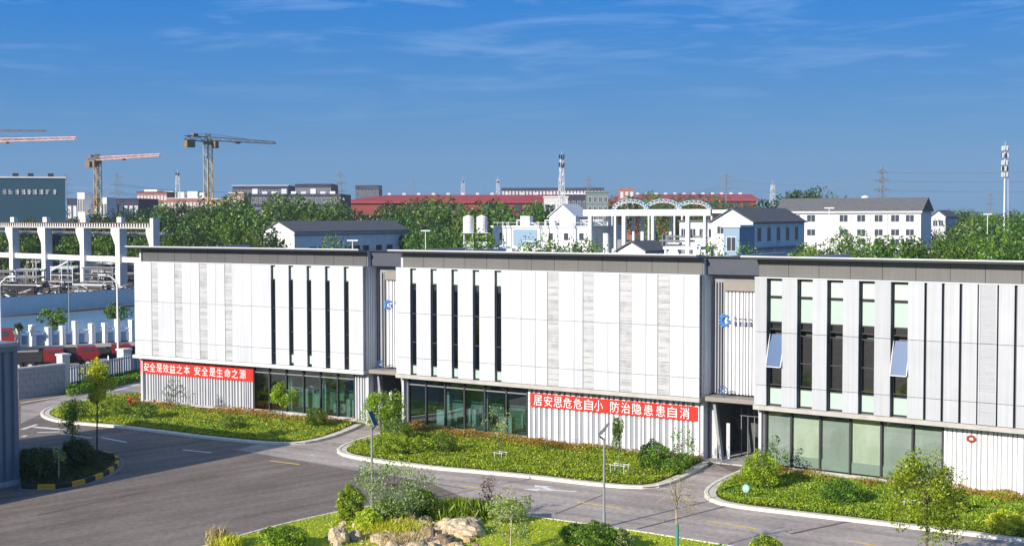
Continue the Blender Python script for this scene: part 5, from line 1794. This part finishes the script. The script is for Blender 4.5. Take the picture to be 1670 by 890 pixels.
def topline(px):
    pts = [(240, 340), (300, 333), (345, 329), (400, 324), (455, 322), (520, 329), (600, 334), (700, 333), (800, 330), (900, 326), (1300, 327)]
    for (a, u), (b, v) in zip(pts, pts[1:]):
        if px < b: return u + (v - u) * max(0, px - a) / (b - a)
    return 327
for Y, lo, hi, st, dy in ((440, 255, 905, 44, -3), (395, 262, 900, 48, 0), (350, 258, 890, 50, 8), (318, 262, 425, 46, 22), (325, 672, 905, 52, 20), (290, 266, 428, 40, 42), (300, 670, 745, 40, 44), (600, 935, 1240, 34, -5), (470, 100, 262, 34, 2)):
    px = lo + R.uniform(0, 20)
    while px < hi:
        belt.put(px + R.uniform(-8, 8), Y + R.uniform(-10, 10), topline(px) + dy + R.uniform(-3, 6), None if dy < 20 else R.choice([0, 2, 2, 3]))
        px += st * R.uniform(.8, 1.15)
for px in range(-50, 262, 42): belt.put(px + R.uniform(-8, 8), 335 + R.uniform(-10, 10), 356 + R.uniform(-4, 4), R.choice([0, 1, 3]), 1.1)
belt.done()
gb = Grove('small bright tree', 'bright trees behind the concrete frame', [(9, 5.5, 7, L_belt2, 1500, .5)], [(5, 'left of the first concrete column'), (48, 'between first and second concrete column'), (110, 'between second and third column, left one'), (128, 'touching the third concrete column'), (170, 'between third and fourth column, left one'), (180, 'between third and fourth column, right one'), (228, 'right of the fourth concrete column'), (242, 'touching the last concrete column')])
for px, y in ((48, 391), (110, 389), (128, 384), (170, 386), (178, 390), (228, 388), (5, 384), (240, 394)): gb.put(px, 310, y)
gb.done()
sky_ = Grove('far skyline tree', 'far skyline trees on the right', [(14, 11, 12, L_belt, 1500, .8), (14, 12, 12.5, L_belt2, 1500, .8)],
             [(1220, 'right of the second red hall'), (1260, 'below the short telecom mast'), (1300, 'below the tall dark clump'), (1340, 'right of the tall dark clump'), (1375, 'left of the small water tank'), (1411, 'behind the small water tank'), (1440, 'below the dark pylon'), (1480, 'right of the dark pylon'), (1515, 'above the big building right gable'), (1560, 'above the small grey house'), (1600, 'left of the white telecom pole'), (1640, 'at the telecom pole foot'), (1680, 'at the right photo edge')],
             [(480, 'front'), (560, 'middle'), (640, 'back')])
for Y, lo, dy in ((640, 1215, 0), (560, 1205, 3), (480, 1220, 6)):
    px = lo
    while px < 1720:
        if not (Y == 480 and 1290 < px < 1500): sky_.put(px + R.uniform(-8, 8), Y + R.uniform(-20, 20), 343 - (6 if px < 1360 else 0) + dy * .6 + R.uniform(-3, 4))
        px += 36 * R.uniform(.8, 1.2)
sky_.done()
tall = Grove('tall dark skyline tree', 'tall dark clump on the right skyline', [(20, 10, 17, L_dark, 2200, .8), (20, 9, 17, L_belt, 2200, .8)], [(1232, 'lowest at the far left of its clump'), (1252, 'second from the left of its clump'), (1282, 'left shoulder of the clump'), (1296, 'left of the clump peak'), (1312, 'at the clump peak'), (1328, 'right of the clump peak'), (1340, 'right shoulder of the clump'), (1362, 'low right end of the clump'), (1396, 'apart, beside the small water tank')])
for px, y in ((1282, 312), (1296, 306), (1312, 305), (1328, 309), (1340, 318), (1252, 321), (1362, 324), (1232, 330), (1396, 322)): tall.put(px, 470, y)
tall.done()
br = Grove('bright rounded tree', 'bright trees behind the right block', [(11, 8, 9.5, L_belt2, 2600, .5), (11, 7, 9.5, L_belt2, 2400, .5), (11, 9, 9.5, L_belt, 2600, .5)],
           [(1300, 'right of the porch house'), (1316, 'beside the porch house corner'), (1335, 'second from the porch house'), (1358, 'below the second window column'), (1376, 'before the third window column'), (1388, 'low before the white building middle'), (1402, 'low right of the white building middle'), (1425, 'before the fifth window column'), (1452, 'before the sixth window column'), (1475, 'before the last window column'), (1496, 'before the big building corner'), (1520, 'before its blue side wall'), (1545, 'below the small grey house'), (1566, 'right of the small grey house'), (1590, 'left of the telecom pole'), (1612, 'near left of the telecom pole'), (1636, 'below the telecom pole'), (1660, 'right of the telecom pole'), (1685, 'cut by the right edge')],
           [(190, 'nearest'), (215, 'near'), (240, 'middle'), (330, 'far')])
for px, Y, y, k in ((1316, 200, 397, 0), (1335, 215, 402, 1), (1300, 190, 404, 1), (1376, 280, 372, 1), (1425, 240, 381, 1), (1452, 210, 385, 0), (1475, 205, 388, 2), (1496, 200, 386, 0), (1520, 215, 392, 0), (1545, 215, 385, 1), (1566, 240, 372, 2), (1590, 220, 380, 0),
                    (1612, 230, 374, 2), (1636, 215, 376, 1), (1660, 220, 380, 0), (1683, 225, 378, 2), (1575, 300, 358, 1), (1605, 330, 352, 0), (1635, 340, 350, 2), (1662, 330, 352, 0), (1690, 330, 350, 1), (1545, 330, 360, 2), (1358, 200, 404, 2), (1400, 205, 402, 1), (1385, 195, 408, 0), (1640, 190, 398, 0), (1556, 185, 400, 0), (1605, 190, 402, 1)):
    br.put(px, Y, y, k)
br.done()
rt = Grove('small tree peeking over the roof line', 'small trees peeking over the roofs', [(11, 4.5, 8, L_mid, 1500, .36), (11, 5, 8, L_belt2, 1500, .36)], [(541, 'before the warehouse'), (742, 'left of the white tanks'), (768, 'before the left white tank'), (788, 'before the right white tank'), (862, 'before the blue bay'), (884, 'right of the blue bay'), (906, 'before the low factory middle'), (930, 'before the low factory right part'), (948, 'left of the white frame column'), (976, 'under the white frame left end'), (1168, 'left of the blue grey cabin'), (1216, 'before the stair gable')])
for px, y, k in ((541, 388, 0), (768, 386, 1), (788, 384, 0), (742, 398, 1), (862, 396, 0), (884, 391, 1), (906, 393, 1), (930, 396, 1), (948, 391, 1), (976, 399, 0), (1168, 398, 0), (1216, 402, 0)): rt.put(px, 165, y, k)
rt.done()
# ------------------------------------------------------------------ near trees and shrubs
def up_at(px, py, z=0.1): return at(px, py, z)
def mpp(loc): return loc.y / FPX
def near_tree(name, label, px, py, ytop, ycb, cwpx, lm, n, size, r=.05, clumps=14, bm=bark, off=0, csize=.42, limbs=7, fill=.3, z0=.1, dx=0):
    p = at(px, py, z0)
    h = (py - ytop) * mpp(p)
    ch = (ycb - ytop) * mpp(p)
    cw = cwpx * mpp(p)
    if p.y < 100: n, size = int(n * 1.5), size * .82
    return tree(name, label, 'tree', p, h, cw, ch, lm, n, size, r, clumps, bm, None, (off * mpp(p), 0), csize, None, limbs, fill)
near_tree('young_tree', 'tall young tree with a bright crown on the striped kerb island', 158, 748, 586, 658, 54, L_lime, 2300, .17, .06, 16, bark, 0, .40, z0=.2)  # lime leaves stand in for sunlight on a crown the shed shades
near_tree('young_tree', 'small dark crowned tree on the striped kerb island', 118, 742, 652, 716, 36, L_mid, 800, .15, .04, 12, bark, 0, .42, z0=.2)
near_tree('sapling', 'pale trunked sapling at the front of the striped kerb island', 96, 783, 728, 762, 22, L_pale, 160, .12, .04, 8, bark_w, 0, .5, z0=.2)
near_tree('sapling', 'sparse dark leaved sapling before the grey ribs under the left banner', 286, 674, 616, 668, 46, L_dark, 330, .15, .03, 14, bark, 0, .35)
near_tree('young_tree', 'slim young tree before the left block glass front', 460, 688, 622, 662, 37, L_bright, 1400, .15, .04, 12, bark, 0, .42)
near_tree('round_tree', 'clipped round tree before the left entrance recess', 622, 716, 632, 694, 64, L_bright, 3800, .14, .05, 22, bark, 0, .42)
near_tree('sapling', 'pale leaved sapling before the middle block glass front', 812, 748, 656, 716, 42, L_pale, 260, .14, .03, 12, bark, 0, .42)
near_tree('young_tree', 'narrow young tree before the striped wall in a white stake frame', 1009, 776, 682, 736, 24, L_mid, 900, .13, .04, 14, wrap_m, 0, .42)
near_tree('bamboo', 'wispy bamboo clump at the right end of the middle block', 1112, 764, 694, 762, 54, L_mid, 520, .15, .02, 22, bark, 0, .3, limbs=14)
near_tree('sapling', 'sparse sapling at the left corner of the right glass front', 1266, 778, 706, 766, 48, L_mid, 330, .14, .03, 12, bark, 0, .38)
near_tree('young_tree', 'large bright tree in front of the right ribbed wall', 1512, 942, 722, 900, 132, L_bright, 5200, .14, .06, 40, bark, -6, .27, 12, z0=.0)
near_tree('bare_tree', 'nearly bare pale tree with green wrapped trunk beside the road', 1104, 912, 764, 856, 80, L_brown, 170, .10, .05, 20, bark_w, 0, .3, 22, z0=.0)
p = at(1104, 912, 0)
t = thing('trunk_wrap', 'green wrapping round the trunk of the nearly bare tree', 'trunk wrap', p)
MB().tube((0, 0, 0), (0, 0, 1.5), .085, .08, 10).obj('wrap', wrap_m, t)
near_tree('multi_stem_tree', 'wide airy pale tree behind the rock garden', 642, 852, 738, 846, 134, L_pale, 2600, .13, .035, 40, bark, 0, .24, 14, z0=.09)
near_tree('young_tree', 'light green young tree right of the boulders', 832, 905, 792, 896, 84, L_pale, 1300, .13, .04, 24, bark_w, 0, .28, 12, z0=.09)
near_tree('red_shrub', 'nearly leafless dark red shrub by the road', 800, 842, 772, 822, 38, L_red, 200, .12, .025, 12, bark, 0, .4, 14, z0=.09)
# shrubs (pixel of base, half width px, height px)
def shrub(label, px, py, hw_, hpx, lm, n, size=.12, z0=.1, **k):
    p = at(px, py, z0)
    m = mpp(p)
    return bush('shrub', label, 'shrub', p, hw_ * m, hpx * m / 1.9, lm, n, size, None, **k)
for a in (('round clipped shrub at the right end of the left lawn', 516, 697, 18, 32, L_mid, 1500), ('round shrub beside the red hydrant', 240, 684, 18, 28, L_mid, 1200),
          ('low shrub in the middle of the left lawn below the grey ribs', 380, 700, 20, 24, L_mid, 1000), ('leafy shrub at the very tip of the left lawn', 122, 684, 22, 34, L_mid, 1200),
          ('second leafy shrub at the left lawn tip behind the tall young tree', 172, 668, 24, 30, L_bright, 1200), ('third shrub at the left lawn tip left of the hydrant', 198, 678, 16, 26, L_mid, 900),
          ('round clipped shrub left of the middle glass front', 645, 722, 24, 40, L_mid, 2200), ('round shrub before the middle glass front', 722, 740, 21, 36, L_mid, 1700),
          ('spreading bright shrub at the left tip of the middle lawn', 640, 740, 34, 34, L_bright, 2400), ('bright shrub between the two round shrubs of the middle lawn', 684, 740, 24, 28, L_bright, 1500),
          ('large round clipped shrub before the striped wall', 1067, 766, 27, 46, L_mid, 2600), ('bushy shrub beside the bamboo clump', 1100, 772, 18, 26, L_mid, 900),
          ('tall yellow green shrub at the left tip of the right lawn', 1240, 798, 30, 60, L_bright, 3200), ('round dark shrub in the middle of the right lawn', 1372, 822, 32, 40, L_mid, 2400),
          ('bright shrub at the foot of the large right tree', 1560, 838, 26, 32, L_bright, 1500), ('low bright shrub near the right edge of the photo', 1640, 868, 30, 34, L_lime, 1700)):
    shrub(*a)
shrub('round clipped dark shrub on the striped kerb island', 126, 762, 27, 46, L_dark, 2600, z0=.2)
p = at(66, 780, .2)
t = thing('clipped_hedge', 'dark rectangular hedge on the striped kerb island', 'hedge', p, -GA)
Q = np.column_stack([NR.uniform(-1.6, 1.2, 6000), NR.uniform(-.9, .9, 6000), NR.uniform(0, 1.45, 6000)])
link('foliage', leaves_mesh('foliage', Q, .13, L_dark, None, .2), t)
b = MB()
for k in range(8): b.tube((-1.4 + .35 * k, 0, -.05), (-1.4 + .35 * k, .1, 1.2), .03, n=5)
b.obj('stem', bark, t)
for a in (('upright yellow green bush at the left end of the rock garden', 572, 848, 22, 56, L_bright, 2200), ('rounded bright bush behind the boulders', 690, 842, 24, 44, L_bright, 1900),
          ('bush right of the dark solar lamp post', 632, 852, 26, 40, L_mid, 1700), ('low bright bush left of the boulders', 466, 894, 34, 36, L_bright, 2000), ('small bush at the lawn edge left of the rocks', 440, 884, 16, 24, L_bright, 800),
          ('wide dark green bush at the foot of the pale solar lamp', 972, 894, 34, 42, L_mid, 2600), ('lower bush left of the pale solar lamp', 936, 884, 22, 30, L_mid, 1300), ('yellow green bush right of the pale solar lamp', 1014, 896, 18, 34, L_pale, 1000),
          ('round clipped bright bush at the bottom right verge', 1248, 908, 24, 34, L_bright, 2000), ('bush behind the pale layered boulder', 830, 850, 26, 34, L_bright, 1600), ('bright bush before the airy pale tree', 600, 866, 22, 34, L_lime, 1500)):
    shrub(*a, z0=.09)
def tuft(label, px, py, hw_, hpx, lm, n, size):
    p = at(px, py, .09)
    m = mpp(p)
    t = thing('grass_clump', label, 'grass clump', p)
    Q = np.column_stack([NR.normal(0, hw_ * m * .45, n), NR.normal(0, hw_ * m * .35, n), np.abs(NR.rand(n)) * hpx * m * .75])
    link('blades', leaves_mesh('blades', Q, size, lm, None, 2.2, .09), t)
tuft('tall green ornamental grass behind the boulders', 745, 846, 40, 38, L_bright, 2600, .5)
tuft('second tall green ornamental grass beside the round bush', 782, 844, 26, 34, L_mid, 1500, .5)
tuft('dry straw coloured grass at the bottom left verge', 356, 890, 18, 36, L_dry, 500, .45)
tuft('green grass clump at the bottom left verge', 372, 892, 24, 24, L_lime, 900, .35)
tuft('straw coloured grass among the rubble', 655, 890, 46, 26, L_dry, 900, .3)
tuft('green grass before the boulders', 640, 868, 60, 24, L_lime, 2200, .3)
# rocks
from mathutils import noise as mno
def boulder(label, px, py, sx_, sy_, sz, m, seed):
    p = at(px, py, .05)
    t = thing('boulder', label, 'boulder', p, seed * 1.3, 'boulders of the rock garden')
    b = MB().ball((0, 0, sz * .35), 1, 18, 12, (sx_, sy_, sz))
    for i, v in enumerate(b.v):
        q = Vector(v)
        n_ = mno.noise(Vector((q.x / sx_ * 1.3 + seed * 5, q.y / sy_ * 1.3, q.z / sz * 1.5)))
        n2_ = mno.noise(Vector((q.x * 4 + seed, q.y * 4, q.z * 6)))
        f = 1 + .32 * n_ + .16 * n2_
        z = (q.z - sz * .35) * f
        z = math.floor(z / (sz * .32) + .5) * sz * .32 * .55 + z * .45
        b.v[i] = (q.x * f, q.y * f, sz * .35 + z)
    b.obj('rock', m, t)
for a in (('pale blocky boulder at the left end of the rock garden', 553, 886, .55, .45, .55, rockp, 1), ('large pale layered boulder at the right end of the rock garden', 752, 872, 1.0, .7, .55, rockp, 2), ('pale flat boulder on top of the layered boulder', 766, 856, .65, .5, .3, rockp, 3),
          ('brown upright boulder behind the rubble', 672, 856, .35, .3, .42, rockb, 4), ('pinkish boulder left of the layered boulder', 728, 862, .4, .35, .4, rockp, 5), ('brown boulder in the middle of the rubble', 700, 876, .45, .35, .35, rockb, 6),
          ('small pale boulder among the rubble left of centre', 616, 884, .35, .3, .3, rockp, 7), ('dark wedge boulder under the layered boulder', 722, 888, .5, .4, .35, rockb, 8), ('pale round boulder right of the leftmost boulder', 582, 880, .38, .32, .36, rockp, 9), ('pale knobbly boulder in front of the straw grass', 640, 898, .42, .34, .34, rockp, 10),
          ('light boulder behind the straw grass', 648, 862, .36, .3, .34, rockp, 11), ('small square boulder between the brown ones', 690, 862, .3, .28, .3, rockp, 12), ('flat pale boulder in the front of the rubble', 684, 897, .5, .36, .26, rockp, 13)):
    boulder(*a)
for m, n, sd_ in ((rockp, 520, 1), (rockb, 130, 2), (mat('rock_gold', (.52, .36, .16), .9, noise=.4, nscale=6), 220, 3)):
    b = MB()
    rr = random.Random(sd_)
    for i in range(n):
        p = at(rr.gauss(672, 44), rr.uniform(850, 905), .09)
        s = rr.uniform(.05, .12) if rr.random() < .75 else rr.uniform(.14, .26)
        b.ball((p.x, p.y, .09 + s * .3), s, 6, 4, (rr.uniform(.8, 1.4), rr.uniform(.7, 1.2), rr.uniform(.5, 1)))
    b.obj('rubble', m, kind='stuff')
# trees along the canal road
near_tree('street_tree', 'dark young tree in front of the blue hoarding', 86, 560, 500, 537, 44, L_mid, 900, .3, .09, 14, bark, 0, .4, z0=0)
near_tree('street_tree', 'dark tree behind the tall white street lamp', 192, 556, 492, 524, 40, L_mid, 800, .3, .09, 14, bark, 0, .4, z0=0)
near_tree('street_tree', 'tiny dark tree above the red trucks', 31, 566, 527, 540, 12, L_dark, 250, .25, .06, 8, bark, 0, .5, z0=0)

# ------------------------------------------------------------------ look-alikes that share a label: say which is the left one
by = {}
for o in COL.objects:
    if o.parent is None and o.get('label'): by.setdefault(o['label'], []).append(o)
for l, os_ in by.items():
    if 1 < len(os_) < 6:
        os_.sort(key=lambda o: o.location.x / max(o.location.y, 1))
        for o, n_ in zip(os_, {2: ('left one', 'right one'), 3: ('left one', 'middle one', 'right one'), 4: ('leftmost', 'second from left', 'third from left', 'rightmost'), 5: ('leftmost', 'second from left', 'middle one', 'fourth from left', 'rightmost')}[len(os_)]):
            o['label'] = l + ', ' + n_
# ------------------------------------------------------------------ thin summer haze over the plain
hz = MB().box(-1500, 1500, -90, 1450, -1.5, 75.0).mesh('haze', None)
hm = bpy.data.materials.new('haze')
hm.use_nodes = True
ht = hm.node_tree
ht.nodes.remove(ht.nodes['Principled BSDF'])
pv = ht.nodes.new('ShaderNodeVolumePrincipled')
pv.inputs['Color'].default_value = (0.80, 0.90, 1.0, 1)
pv.inputs['Density'].default_value = 0.00011
ht.links.new(pv.outputs[0], ht.nodes['Material Output'].inputs['Volume'])
hz.materials.append(hm)
link('haze', hz, kind='stuff')
